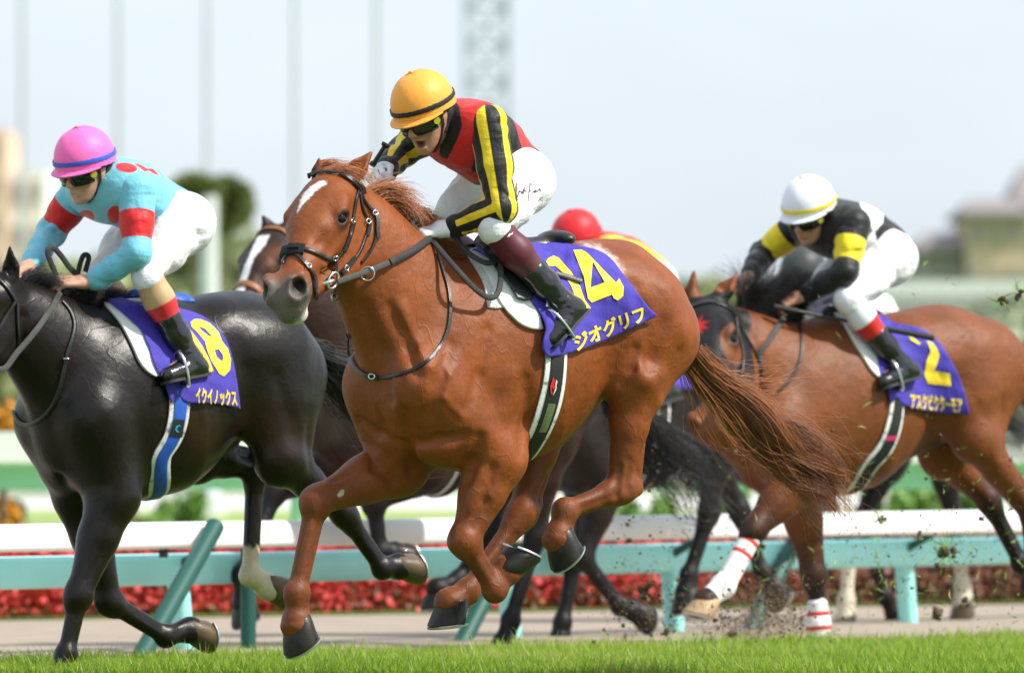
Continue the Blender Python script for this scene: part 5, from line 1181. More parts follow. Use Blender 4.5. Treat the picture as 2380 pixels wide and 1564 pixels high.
# ------------------------------------------------------------------ the bay on the right
F3 = Frame(2012, 932, 52.4, 36); p = F3.px
O3 = p(1618, 690, .02); L3 = wl2(F3, .07, -.65, -.76); N3 = wl2(F3, -.50, -.68, .54); H3_ = Head(O3, L3, N3, 1.35)
legs3 = dict(
    fl=dict(elbow=p(1850, 1120, .17), knee=p(1752, 1232, .17), fet=p(1680, 1362, .17), **hoof_at(p(1645, 1392, .17), (.28, 0, -.96))),
    fr=dict(elbow=p(1850, 1120, -.16), knee=p(1893, 1335, -.12), fet=p(1902, 1452, -.11), **hoof_at(p(1900, 1492, -.11), (.1, 0, -1))),
    hl=dict(stifle=p(2262, 1010, .18), hock=p(2400, 1200, .15), fet=p(2395, 1360, .14), **hoof_at(p(2420, 1400, .14), (-.8, 0, -.5))),
    hr=dict(stifle=p(2190, 1050, -.16), hock=p(2298, 1165, -.13), fet=p(2372, 1310, -.12), **hoof_at(p(2400, 1340, -.12), (-.9, 0, -.4))))
def hood(B, T, H):
    def fn(V):
        q = H.inv(V); d = np.maximum(q[:, 0] - .46, -.012 - q[:, 0]); d = np.maximum(np.maximum(d, -.175 - q[:, 1] - .1 * q[:, 0]), np.abs(q[:, 2]) - .112)
        for r in (-1, 1): d = np.maximum(d, .060 - np.linalg.norm((q - A(.225, -.05, .1 * r)) * A(.75, 1, 1), axis=1))
        return np.where(np.linalg.norm(q, axis=1) < .8, d, 9)
    return fn
redmark = [(.14 + (a - .14) * .75, .02 + (b + .032) * .75) for a, b in ((.085, -.075), (.10, -.055), (.125, -.05), (.10, -.02), (.135, -.035), (.15, .012), (.155, -.03), (.19, .0), (.175, -.035), (.21, -.03), (.18, -.055), (.15, -.05), (.145, -.075), (.13, -.058))]
bay_coat = coat('bay_coat', (.185, .056, .0160, 1), [((.010, .008, .008, 1), .05, .03, 15), ((.013, .012, .013, 1), .003), ((.55, .015, .015, 1), .004), ((.05, .024, .012, 1), .012), ((.012, .010, .010, 1), .03, .02, 20)])
def sheath(B, T, H): B.cap(T(-.16, 0, -.22), T(-.36, 0, -.14), .075, .10, .06)
def sheath_p(B, T, H): return lambda V: sd_caps(V, [(T(-.16, 0, -.28), T(-.36, 0, -.18), .06, .09)])
horse3 = build_horse('race_horse', F3, dict(
    head=(O3, L3, N3), k=.98, hk=1.38, rump=(-.05, .0), legs=legs3, pitch=-2.0, lt=1.12, d_top=.13, neck_db=.30, extra=[sheath],
    ears=[(H3_(.0, -.05, .058), p(1717, 634, .09), N3 + H3_.R * .5), (H3_(.0, -.05, -.058), p(1614, 624, -.04), N3 - H3_.R * .3)],
    paint=[leg_points(list(legs3.values()), .55), hood, head_poly(redmark), eye_dark, sheath_p]),
    'bay racehorse wearing a black hood with a red mark', dict(coat=bay_coat, hoof=M_hoof_pale, shoe=M_shoe, eye=M_eye), h=.0095)
mane(horse3, M_black_hair, 2200, .25, (-.3, .1, .7), spread=.9, t0=.25, t1=.93, droop=.35)
tail(horse3, M_black_hair, [p(u, v, y) for u, v, y in ((2330, 850, 0), (2400, 900, -.05), (2480, 980, -.1), (2550, 1060, -.1), (2600, 1150, -.1))], 400)
# ------------------------------------------------------------------ jockeys
p = F1.px
C1 = lambda *pts: [((1000 + x / 1.7) / 1.721, (200 + y / 1.7) / 1.721) for x, y in pts]
def stripes(n, ph, w, s0, s1):
    def mk(pts):
        def fn(V):
            s_, a, b = limb_param(V, pts); d = (w - np.abs(((a * n / (2 * math.pi) + ph) % 1) - .5)) * -.3 / n * 1.0
            return np.maximum(np.maximum(d, (s0 - s_) * .3), (s_ - s1) * .3)
        return fn
    return mk
def band(s0, s1):
    def mk(pts):
        def fn(V):
            s_, a, b = limb_param(V, pts); return np.maximum(s0 - s_, s_ - s1) * .28
        return fn
    return mk
M_white_cloth = silk('white_breeches', (.80, .80, .83, 1), [((.05, .05, .06, 1), .003)], .6)
M_white_glove = mat('white_glove', (.80, .80, .82, 1), .6, .08, 40, bump=(120, .002))
red, blk, yel = (.68, .020, .018, 1), (.010, .010, .011, 1), (.85, .60, .012, 1)
j1 = dict(head=p(985, 262, .02), chest=p(1085, 325, 0), pelvis=p(1195, 392, 0), shl=p(1136, 292, .18), shr=p(1002, 300, -.18),
          ell=p(1166, 484, .27), elr=p(938, 352, -.36), wrl=p(1048, 530, .08), wrr=p(892, 398, -.20), hil=p(1208, 425, .12), hir=p(1140, 420, -.12),
          knl=p(1150, 532, .24), knr=p(1016, 540, -.24), anl=p(1312, 712, .30), anr=p(1200, 700, -.30), tol=p(1276, 782, .32), tor=p(1130, 760, -.30))
bl = [C1((1600, 365), (1690, 385), (1770, 440), (1810, 520), (1835, 620), (1850, 660), (1785, 755), (1500, 840), (1525, 740), (1545, 640), (1535, 600), (1575, 520), (1600, 430)),
      C1((1040, 600), (1140, 660), (1200, 715), (1260, 775), (1302, 825), (1270, 845), (1180, 790), (1040, 700)), C1((1430, 900), (1590, 905), (1600, 975), (1500, 965)),
      C1((1870, 590), (1980, 640), (1980, 740), (1930, 660)), C1((1790, 880), (1900, 785), (1960, 700), (1990, 720), (1900, 850), (1800, 930)), C1((1370, 320), (1420, 380), (1442, 520), (1405, 620), (1340, 750), (1290, 720), (1300, 400))]
def many(fr, polys): 
    fs = [px_poly(fr, q) for q in polys]
    return lambda V: np.min([f(V) for f in fs], 0)
def frame_dir(F, *v): return F.R.T @ nrm(A(*v))
jockey1 = build_jockey(F1, dict(j=j1, face=frame_dir(F1, -.50, -.74, -.46), up=frame_dir(F1, -.34, -.36, .86), mouth=.030, k=1.07, hem=.03,
    label='person in orange cap and red, black and yellow silks crouching over the chestnut horse', skin=skin_mat('skin_tan', (.46, .235, .14, 1)),
    jacket=silk('red_black_silk', red, [(blk, .0018)]), jacket_paint=[many(F1, bl)], sleevem=silk('striped_silk', blk, [(yel, .0016)]), sleeve_paint=[stripes(5, .1, .21, -1, 1.80)],
    breeches=M_white_cloth, breeches_paint=[lambda V: np.full(len(V), 1.)], sock=paint_mat('maroon_stocking', (.095, .008, .022, 1), [((.085, .018, .028, 1), .003)], .5, .1, 30), boot=M_boot, glove=M_white_glove, cuff=.40, boot_top=.55,
    handl=(p(978, 540, .03), A(.2, .3, .9), A(.4, -.9, .1)), handr=(p(872, 404, -.16), A(.5, -.5, .6), A(.2, .9, .2)),
    cap=capsilk('orange_silk', (.93, .37, .05, 1)), band=mat('black_band', (.012, .012, .012, 1), .5)))

# ---- the rider of the black horse
p = F2.px
K4 = lambda *pts: [(x / 2.926, 278.9 + y / 2.926) for x, y in pts]
def oval(x, y, rx, ry, a=0.):
    t = np.arange(20) * 2 * math.pi / 20; ca, sa = math.cos(a), math.sin(a); return K4(*[(x + rx * math.cos(i) * ca - ry * math.sin(i) * sa, y + rx * math.cos(i) * sa + ry * math.sin(i) * ca) for i in t])
blue, red2 = (.18, .54, .66, 1), (.66, .016, .016, 1)
j2 = dict(head=p(196, 388, .02), chest=p(262, 448, 0), pelvis=p(392, 492, 0), shl=p(318, 445, .19), shr=p(190, 440, -.19), ell=p(318, 588, .25), elr=p(118, 540, -.34), wrl=p(216, 655, .08), wrr=p(70, 615, -.16),
          hil=p(424, 522, .12), hir=p(350, 520, -.12), knl=p(340, 638, .24), knr=p(228, 640, -.24), anl=p(440, 838, .30), anr=p(330, 800, -.30), tol=p(390, 868, .32), tor=p(270, 840, -.30))
jockey2 = build_jockey(F2, dict(j=j2, face=frame_dir(F2, -.58, -.74, -.34), up=frame_dir(F2, -.24, -.30, .92), k=1.07, hem=.10, seed=5,
    label='person in pink cap and light blue silks with red sleeve bands riding the black horse', skin=skin_mat('skin_fair', (.52, .29, .20, 1)),
    jacket=silk('blue_silk', blue, [(red2, .003)]), jacket_paint=[many(F2, [oval(860, 325, 76, 34, .15), K4((905, 290), (950, 300), (1000, 330), (1040, 330), (1090, 385), (1040, 365), (1010, 345), (985, 355)), oval(585, 665, 58, 52), oval(785, 645, 55, 62), oval(1045, 750, 30, 45), K4((560, 700), (600, 710), (680, 770), (640, 760))])],
    sleevem=silk('blue_sleeve', blue, [(red2, .003)]), sleeve_paint=[band(.36, .80)], breeches=M_white_cloth, breeches_paint=[lambda V: np.full(len(V), 1.)],
    sock=paint_mat('tan_stocking', (.52, .34, .17, 1), [((.62, .025, .03, 1), .003)], .5, .08, 30), boot=M_boot, cuff=.33, boot_top=.52,
    handl=(p(140, 655, .03), A(.2, .4, .9), A(.4, -.9, .1)), handr=(p(30, 640, -.10), A(.3, -.3, .9), A(.2, .9, .2)),
    cap=capsilk('pink_silk', (.93, .15, .46, 1)), band=mat('blue_band', (.03, .10, .52, 1), .5)))
# ---- the rider of the bay
p = F3.px
K6 = lambda *pts: [(1336.4 + x / 2.243, 406.7 + y / 2.243) for x, y in pts]
wht, yel2 = (.78, .79, .82, 1), (.80, .62, .012, 1)
j3 = dict(head=p(1880, 492, .02), chest=p(1950, 540, 0), pelvis=p(2050, 570, 0), shl=p(1984, 522, .19), shr=p(1862, 520, -.19), ell=p(1964, 632, .25), elr=p(1772, 592, -.36), wrl=p(1872, 684, .08), wrr=p(1742, 640, -.20),
          hil=p(2064, 602, .12), hir=p(2000, 600, -.12), knl=p(1968, 694, .24), knr=p(1880, 700, -.24), anl=p(2096, 852, .30), anr=p(2000, 830, -.30), tol=p(2052, 884, .32), tor=p(1950, 850, -.30))
wb = [K6((1470, 115), (1530, 120), (1610, 185), (1605, 250), (1560, 300), (1520, 230)), K6((1560, 285), (1585, 400), (1500, 440), (1430, 470), (1480, 380), (1520, 330))]
jockey3 = build_jockey(F3, dict(j=j3, face=frame_dir(F3, -.52, -.74, -.42), up=frame_dir(F3, -.22, -.36, .9), k=1.07, hem=.16, seed=9,
    label='person in white cap and black silks with yellow sleeve bands riding the bay horse', skin=skin_mat('skin_warm', (.48, .25, .16, 1)),
    jacket=silk('black_white_silk', blk, [(wht, .003)]), jacket_paint=[many(F3, wb)], sleevem=silk('black_sleeve', blk, [(yel2, .003)]), sleeve_paint=[band(.34, .80)],
    breeches=M_white_cloth, breeches_paint=[lambda V: np.full(len(V), 1.)], sock=paint_mat('white_stocking', (.74, .75, .80, 1), [((.60, .02, .022, 1), .003)], .45, .06, 30), boot=M_boot, cuff=.33, boot_top=.54,
    handl=(p(1815, 706, .03), A(.2, .4, .9), A(.4, -.9, .1)), handr=(p(1716, 662, -.16), A(.3, -.3, .9), A(.2, .9, .2)),
    cap=capsilk('white_silk', (.78, .79, .86, 1)), band=mat('yellow_band', (.80, .62, .02, 1), .5)))
# ------------------------------------------------------------------ saddlery of the chestnut
def tack_root(fr, name, label, cat, group=None):
    r = empty(name, (0, 0, 0)); r.matrix_basis = fr.M; tag(r, label, cat, group); return r
B1, p = horse1['B'], F1.px
C8 = lambda *pts: [((1800 + x / 1.422) / 1.721, (800 + y / 1.422) / 1.721) for x, y in pts]
front = C8((560, 893), (528, 850), (528, 800), (545, 730), (510, 640), (420, 520), (330, 430), (230, 340), (130, 270))
rear = C8((1180, 657), (1130, 610), (1060, 520), (990, 430), (920, 340), (850, 290), (740, 262), (640, 245), (540, 238))
bottom = C8((560, 893), (640, 880), (760, 845), (900, 790), (1040, 727), (1180, 657)); top = C8((130, 270), (260, 250), (400, 238), (540, 238))
def fold1(q):
    x, y = q[..., 0], q[..., 1]; s = .0015 * np.sin(x * .13 + y * .05) + .0012 * np.sin(y * .17 - x * .06)
    fx, fy = C8((590, 700))[0]; g = np.exp(-(((x - fx) + (y - fy) * .25) / 26) ** 2 - ((y - fy) / 95) ** 2); g2 = np.exp(-(((x - fx - 34) + (y - fy) * .30) / 13) ** 2 - ((y - fy) / 90) ** 2)
    return s + .034 * g - .006 * g2 + .012
cl = tack_root(F1, 'saddle_cloth', 'purple saddle cloth with a yellow 14 and its hind corner over the chestnut flank', 'saddle cloth')
drape(F1, B1, coons(bottom, top, front, rear, 64, 60), .010, 'cloth', M_purple, cl, fold1)
pr = lambda name, polys, **k: decal(polys, F1, B1, .0155, name, M_yprint, cl, wr=fold1, **k)
pr('number', [C8((702, 284), (748, 282), (780, 300), (945, 470), (962, 446), (988, 492), (986, 545), (955, 572), (932, 560), (922, 538), (806, 584), (784, 560), (762, 440)), C8((812, 350), (880, 468), (800, 498))])
pr('number', [C8((546, 350), (560, 330), (590, 316), (620, 330), (690, 410), (740, 490), (768, 570), (800, 612), (790, 642), (752, 652), (735, 610), (690, 490), (640, 410), (600, 375), (565, 378))])
w_ = 'ジオグリフ'; o_ = C8((716, 850))[0]; e_ = C8((1125, 668))[0]; u_ = C8((690, 756))[0]
pr('horse_name', None, text=w_, fn=text_map(o_, (e_[0] - o_[0], e_[1] - o_[1]), (u_[0] - o_[0], u_[1] - o_[1]), w_, 14))
# pads under the cloth
pd = tack_root(F1, 'saddle_pad', 'white pad showing in front of the purple cloth on the chestnut', 'saddle pad')
drape(F1, B1, coons(C8((215, 612), (262, 618), (318, 608)), C8((70, 285), (100, 280), (130, 275)), C8((215, 612), (190, 480), (150, 400), (70, 285)), C8((318, 608), (250, 470), (200, 380), (130, 275)), 12, 30), .004, 'ribbed_pad', M_padrib, pd, None, .008)
drape(F1, B1, coons(C8((330, 640), (400, 705), (470, 735), (528, 735)), C8((80, 280), (150, 272), (200, 268), (260, 262)), C8((330, 640), (270, 560), (220, 440), (160, 350), (80, 280)), C8((528, 735), (500, 640), (400, 500), (300, 380), (260, 262)), 20, 40), .009, 'gel_pad', M_pad, pd, None, .014)
# saddle: seat, flap, girth, stirrups
sd_ = tack_root(F1, 'saddle', 'small black racing saddle under the orange capped rider', 'saddle')
S = Body(); S.chain([(horse1['T'](.20, 0, .42), .045), (horse1['T'](.06, 0, .392), .05), (horse1['T'](-.10, 0, .40), .055)], .05); S.ell(horse1['T'](-.13, 0, .435), A(.055, .11, .035), None, .03); S.ell(horse1['T'](.21, 0, .43), A(.03, .06, .04), None, .03)
skin_np(S, .008, 'seat', M_leather, sd_)
drape(F1, B1, coons(C8((385, 560), (432, 572), (470, 560)), C8((170, 250), (300, 240), (420, 235)), C8((385, 560), (330, 470), (270, 400), (170, 250)), C8((470, 560), (470, 450), (450, 350), (420, 235)), 16, 30), .030, 'saddle_flap', M_leather, sd_, None, .006)
g1, gp, gn = girth(F1, horse1['trunk'], C8((600, 810), (603, 900), (595, 1010), (578, 1110), (545, 1230), (490, 1360), (432, 1445)), .108, None, M_girth, .06, sd_)
mb = MB(); i0 = 17; mb.strap(gp[i0:i0 + 9] + gn[i0:i0 + 9] * .0165, gn[i0:i0 + 9], .036, .003); mb.build('girth_leather', mat('green_leather', (.14, .18, .08, 1), .5, .2, 20), g1)
M_red = mat('red_print', (.66, .02, .02, 1), .5, .05, 20); M_wprint = mat('white_print', (.75, .75, .75, 1), .5, .05, 20)
G1 = lambda *pts: C8(*pts)
for m_, q in ((M_red, [(580, 1030), (590, 1005), (598, 1030), (592, 1050), (600, 1062), (590, 1080), (582, 1060), (580, 1085), (586, 1110), (574, 1100), (570, 1060)]), (M_wprint, [(606, 1020), (612, 1035), (606, 1050), (606, 1075), (596, 1095), (586, 1112), (592, 1090), (600, 1070), (600, 1045)])):
    decal([C8(*q)], F1, B1, .0245, 'emblem', m_, g1)
for sdn in 'lr':
    st_, tp = stirrup(F1, jockey1, sdn, sd_); y = 1 if sdn == 'l' else -1
    strap_3d([tp, lerp(tp, horse1['T'](.10, .20 * y, .30), .5) + A(0, .03 * y, 0), horse1['T'](.08, .16 * y, .36)], [A(0, y, 0), A(0, y, .2), A(0, .6 * y, .8)], .020, .004, 'stirrup_leather', M_leather, sd_)
e0 = cast(F1, B1, C8((600, 415)), .045)[0]; e1 = cast(F1, B1, C8((750, 462)), .03)[0]; strap_3d([e0, lerp(e0, e1, .5), e1], A(-.2, .9, .3), .022, .004, 'leather_end', M_leather, sd_)
# bridle
br = tack_root(F1, 'bridle', 'black leather bridle with a sheepskin noseband and silver bit on the chestnut head', 'bridle')
H = horse1['H']; D1 = lambda *pts: [((1033 + x / 2.021) / 1.721, (568 + y / 2.021) / 1.721) for x, y in pts]
S1 = lambda pts, w, t, name, m=M_leather, **k: strap_px(F1, B1, D1(*pts), w, t, name, m, br, **k)
S1([(372, 322), (400, 285), (470, 252), (560, 245), (660, 262), (740, 300), (795, 350), (820, 390)], .022, .010, 'browband')
S1([(812, 395), (790, 480), (775, 570), (765, 650), (735, 770), (700, 860), (655, 930), (625, 960)], .015, .005, 'cheekpiece'); S1([(770, 640), (755, 700), (725, 800), (690, 890)], .021, .009, 'cheek_keeper')
S1([(822, 400), (835, 470), (850, 550), (880, 620), (895, 680), (870, 760), (830, 870), (780, 950), (720, 1010), (660, 1060)], .014, .005, 'cheekpiece'); S1([(890, 640), (895, 690), (875, 760)], .020, .008, 'strap_buckle'); S1([(780, 940), (730, 1000), (670, 1060)], .022, .010, 'strap_keeper')
S1([(830, 395), (850, 460), (900, 530), (950, 575), (965, 640), (960, 740), (930, 840), (880, 920), (835, 975)], .013, .005, 'throat_lash'); S1([(945, 570), (962, 630), (962, 720), (968, 780)], .019, .008, 'strap_buckle')
S1([(815, 350), (840, 380), (850, 420)], .026, .010, 'crown_piece')
S1([(370, 862), (430, 880), (500, 910), (570, 945), (625, 965)], .016, .005, 'noseband'); S1([(300, 895), (340, 935), (380, 980), (420, 1030), (445, 1090), (452, 1150), (465, 1230), (480, 1330)], .015, .006, 'nose_strap'); S1([(430, 1050), (455, 1110), (460, 1190)], .021, .009, 'strap_keeper'); S1([(235, 900), (210, 940), (197, 985)], .013, .005, 'nose_strap')
S1([(620, 965), (632, 1010), (625, 1050)], .013, .006, 'bit_strap'); S1([(480, 1325), (530, 1320), (585, 1290), (605, 1230)], .018, .007, 'chin_piece')
S1([(205, 890), (240, 878), (285, 872), (330, 868), (372, 872)], .050, .013, 'sheepskin_noseband', M_fluff, n=16); S1([(262, 862), (300, 862), (335, 858)], .026, .022, 'nose_pad', M_fluff, n=10)
c = cast(F1, B1, D1((605, 1120)), .012)[0]; nn = B1.grad(c[None], .03)[0]; ring(c, nn, .036, .0055, 'bit_ring', M_steel, br, .62, H.L); 
c2 = cast(F1, B1, D1((545, 1145)), .008)[0]; mb = MB(); mb.tube([c, lerp(c, c2, .6), c2 - H.R * .03], [.008, .011, .009], 10); mb.build('bit_mouthpiece', M_steel, br)
ring(cast(F1, B1, D1((620, 1245)), .010)[0], nn, .022, .003, 'curb_ring', M_steel, br, .7, H.L)
for x, y in ((412, 998), (628, 942), (766, 640), (893, 640), (948, 572), (717, 1018)): ring(cast(F1, B1, D1((x, y)), .012)[0], B1.grad(cast(F1, B1, D1((x, y)))[:1], .02)[0], .011, .0025, 'buckle', M_steel, br, .8)
# reins and neck strap
re = tack_root(F1, 'reins', 'black reins running from the chestnut bit to the white gloves', 'reins')
hl_ = jockey1['handl'] if 'handl' in jockey1 else None
hand = p(1003, 556, .05); c3 = cast(F1, B1, D1((640, 1130)), .02)[0]
a1 = p(905, 610, .16); strap_3d([c3, lerp(c3, a1, .5) + A(0, .01, 0), a1, lerp(a1, hand, .5), hand], A(.3, .9, .1), .022, .005, 'rein', M_rein_grey, re, 60, B1)
strap_3d([a1 + A(.0, .004, .0), lerp(a1, hand, .5) + A(0, .004, 0), hand + A(0, .004, 0)], A(.3, .9, .1), .028, .007, 'rein_grip', M_rein, re, 30, B1, .011)
ring(c3 + (a1 - c3) * .55 + A(0, .01, -.01), A(.5, .8, 0), .026, .003, 'martingale_ring', M_steel, re)
lp = [p(u, v, y) for u, v, y in ((1005, 560, .08), (1030, 590, .15), (1065, 630, .24), (1100, 668, .27), (1130, 690, .28), (1152, 688, .28), (1162, 660, .26), (1163, 620, .24), (1160, 590, .18))]
strap_3d(lp, A(.3, .9, .2), .022, .006, 'rein_loop', M_rein, re, 60, B1)
strap_3d([p(u, v, y) for u, v, y in ((1058, 548, .10), (1080, 580, .16), (1105, 600, .20), (1135, 612, .22), (1158, 600, .20), (1160, 585, .16))], A(.2, .9, .3), .022, .006, 'rein_loop', M_rein, re, 40, B1)
strap_3d([p(u, v, y) for u, v, y in ((1025, 545, .0), (1005, 515, .02), (975, 508, .04), (958, 520, .05), (968, 535, .06))], A(.2, .9, .3), .020, .006, 'rein_loop', M_rein, re, 30)
strap_3d([p(u, v, y) for u, v, y in ((1125, 585, .14), (1140, 572, .15), (1158, 578, .16), (1156, 596, .18), (1136, 598, .17))], A(.1, .95, .2), .022, .008, 'rein_knot', M_rein, re, 30)
Hr = lambda r: H(.50, -.12, r); strap_3d([Hr(-.06), lerp(Hr(-.07), p(960, 590, -.12), .5) + A(0, -.05, 0), p(960, 590, -.10), p(905, 430, -.14)], A(0, -1, .2), .019, .005, 'rein', M_rein_grey, re)
ns = tack_root(F1, 'neck_strap', 'thin black strap hanging round the base of the chestnut neck', 'strap')
npx = [(1017, 588), (1028, 625), (1042, 670), (1047, 720), (1040, 770), (1015, 815), (985, 845), (935, 868), (880, 878), (848, 872), (824, 850), (812, 822), (808, 795)]
strap_px(F1, B1, npx, .014, .006, 'neck_strap_band', M_leather, ns, n=70); strap_px(F1, B1, [(880, 878), (850, 872), (824, 850), (810, 815), (809, 780)], .020, .008, 'strap_keeper', M_leather, ns)
ring(cast(F1, B1, [(864, 875)], .012)[0], A(.9, .4, 0), .014, .003, 'buckle', M_steel, ns, .7)

# ------------------------------------------------------------------ saddlery of the black and of the bay
def kit(F, hs, jk, X, edges, pads, num, word, wmap, girth_px, under, m_mid, cols, names, m_flap=None, off=.010):
    B = hs['B']; P_ = lambda q: [X(*z) for z in q]
    fl = lambda q: .0015 * np.sin(q[..., 0] * .13 + q[..., 1] * .05) + .0015 * np.sin(q[..., 1] * .17 - q[..., 0] * .06) + .012
    c = tack_root(F, 'saddle_cloth', names[0], 'saddle cloth'); drape(F, B, coons(*[P_(e) for e in edges], 56, 50), off, 'cloth', M_purple, c, fl)
    for polys in num: decal([P_(q) for q in polys], F, B, off + .0055, 'number', M_yprint, c, wr=fl)
    o, e, u = [X(*z) for z in wmap]; decal(None, F, B, off + .0055, 'horse_name', M_yprint, c, wr=fl, text=word, fn=text_map(o, (e[0] - o[0], e[1] - o[1]), (u[0] - o[0], u[1] - o[1]), word))
    d = tack_root(F, 'saddle_pad', names[1], 'saddle pad'); drape(F, B, coons(*[P_(e) for e in pads], 14, 40), .008, 'gel_pad', M_pad, d, None, .014)
    s = tack_root(F, 'saddle', names[2], 'saddle'); T = hs['T']; S = Body(); S.chain([(T(.20, 0, .41), .045), (T(.08, 0, .385), .05), (T(-.04, 0, .385), .05)], .05); S.ell(T(-.06, 0, .40), A(.035, .075, .020), None, .03)
    skin_np(S, .009, 'seat', cols, s)
    girth(F, hs['trunk'], P_(girth_px), .100, None, m_mid, under, s)
    for sdn in 'lr':
        y = 1 if sdn == 'l' else -1; st_, tp = stirrup(F, jk, sdn, s); strap_3d([tp, lerp(tp, T(.10, .20 * y, .30), .5) + A(0, .03 * y, 0), T(.08, .16 * y, .36)], [A(0, y, 0), A(0, y, .2), A(0, .6 * y, .8)], .020, .004, 'stirrup_leather', cols, s)
    return s
X2 = lambda x, y: ((360 + x / 2.607) / 1.721, (1100 + y / 2.607) / 1.721)
sd2 = kit(F2, horse2, jockey2, X2, [[(850, 1330), (930, 1260), (1020, 1330), (1300, 1340), (1565, 1392)], [(110, 190), (300, 215), (600, 320), (950, 352)],
        [(850, 1330), (770, 1120), (700, 1000), (640, 850), (600, 720), (520, 560), (350, 400), (200, 270), (110, 190)], [(1565, 1392), (1530, 1120), (1480, 850), (1400, 640), (1250, 480), (1100, 395), (950, 352)]],
    [[(690, 1062), (700, 1050), (720, 1050)], [(30, 180), (70, 185), (120, 195)], [(690, 1062), (600, 1010), (510, 900), (430, 720), (300, 480), (120, 270), (30, 180)], [(720, 1050), (650, 850), (600, 720), (520, 560), (350, 400), (200, 270), (120, 195)]],
    [[[(1050, 490), (1090, 460), (1150, 460), (1250, 500), (1340, 590), (1380, 690), (1440, 770), (1470, 880), (1460, 990), (1400, 1055), (1350, 1030), (1270, 900), (1220, 780), (1200, 690), (1140, 620), (1060, 540)], [(1130, 530), (1200, 560), (1275, 640), (1240, 635), (1160, 575)], [(1300, 780), (1340, 770), (1385, 830), (1390, 890), (1360, 890), (1320, 850)]],
     [[(960, 540), (1000, 520), (1040, 560), (1100, 640), (1170, 740), (1230, 850), (1290, 1000), (1250, 1010), (1180, 830), (1100, 720), (1050, 640)]]],
    'イクイノックス', [(1105, 1318), (1540, 1352), (1090, 1140)], [(930, 1200), (932, 1330), (925, 1440), (905, 1560), (870, 1680), (800, 1800), (690, 1920)], .12, M_girthblue, M_girthblue,
    ('purple saddle cloth with a yellow 18 on the black horse', 'white pad edging the purple cloth on the black horse', 'blue racing saddle under the pink capped rider'))
X3 = lambda x, y: ((3200 + x / 2.606) / 1.721, (1100 + y / 2.606) / 1.721)
sd3 = kit(F3, horse3, jockey3, X3, [[(950, 1345), (1020, 1270), (1090, 1360), (1400, 1430), (1770, 1450)], [(330, 315), (500, 345), (750, 440), (1010, 515)],
        [(950, 1345), (910, 1170), (850, 1040), (800, 850), (720, 680), (600, 520), (450, 380), (330, 315)], [(1770, 1450), (1700, 1180), (1630, 1000), (1520, 800), (1430, 680), (1330, 600), (1200, 540), (1010, 515)]],
    [[(830, 1076), (845, 1060), (855, 1040)], [(235, 310), (280, 312), (340, 316)], [(830, 1076), (740, 990), (640, 830), (560, 700), (460, 520), (380, 430), (235, 310)], [(855, 1040), (800, 850), (720, 680), (600, 520), (450, 380), (340, 316)]],
    [[[(1320, 684), (1380, 700), (1430, 770), (1455, 840), (1430, 920), (1400, 1000), (1562, 1025), (1577, 1160), (1335, 1132), (1298, 1040), (1318, 900), (1362, 800), (1350, 740)]], [[(1130, 640), (1180, 655), (1262, 712), (1240, 728), (1160, 680)]]],
    'アスクビクターモア', [(1155, 1376), (1700, 1428), (1140, 1200)], [(1010, 1300), (1000, 1450), (975, 1560), (945, 1680), (890, 1800), (800, 1910), (700, 1975)], .12, M_girth, M_leather,
    ('purple saddle cloth with a yellow 2 on the bay horse', 'white pad edging the purple cloth on the bay horse', 'black racing saddle under the white capped rider'))
# reins, bridles
r2 = tack_root(F2, 'reins', 'grey reins held in a bare hand above the black mane', 'reins'); p = F2.px
V2 = lambda x, y: (x / 2.234 / 1.721, (900 + y / 2.234) / 1.721)
P2 = lambda y, *q: [p(*V2(a, b), y) for a, b in q]
strap_3d([p(-60, 800, .12)] + P2(.14, (0, 1290), (160, 1130), (330, 930)) + P2(.10, (470, 720), (540, 600)), A(.3, .9, .2), .024, .005, 'rein', M_rein_grey, r2, 50, horse2['B'])
strap_3d(P2(.02, (500, 450), (440, 300), (425, 230), (470, 200), (540, 270), (620, 380), (690, 450)), A(.2, .9, .1), .024, .006, 'rein_loop', M_rein, r2, 50)
strap_3d(P2(-.05, (690, 450), (720, 330), (750, 270), (790, 290), (760, 420)), A(.2, .9, .1), .022, .006, 'rein_loop', M_rein, r2, 40)
n2 = tack_root(F2, 'neck_strap', 'black strap hanging down the neck of the black horse', 'strap')
strap_px(F2, horse2['B'], [V2(*z) for z in ((560, 680), (630, 760), (670, 880), (650, 1000), (600, 1150), (570, 1300), (520, 1500), (440, 1660), (330, 1760), (220, 1790), (150, 1740), (110, 1640), (95, 1560))], .018, .006, 'neck_strap_band', M_leather, n2, n=60)
ring(cast(F2, horse2['B'], [V2(588, 1195)], .014)[0], A(0, 0, 1), .013, .004, 'buckle', M_steel, n2, .6)
b2 = tack_root(F2, 'bridle', 'black bridle at the left edge on the black horse', 'bridle'); H = horse2['H']
def head_strap(B, H, pts, w, name, m, parent, off=.004):
    P = B.snap(np.stack([H(*q) for q in resample(pts, 30)]), off); mb = MB(); mb.strap(P, B.grad(P, .01), w, .006); return mb.build(name, m, parent)
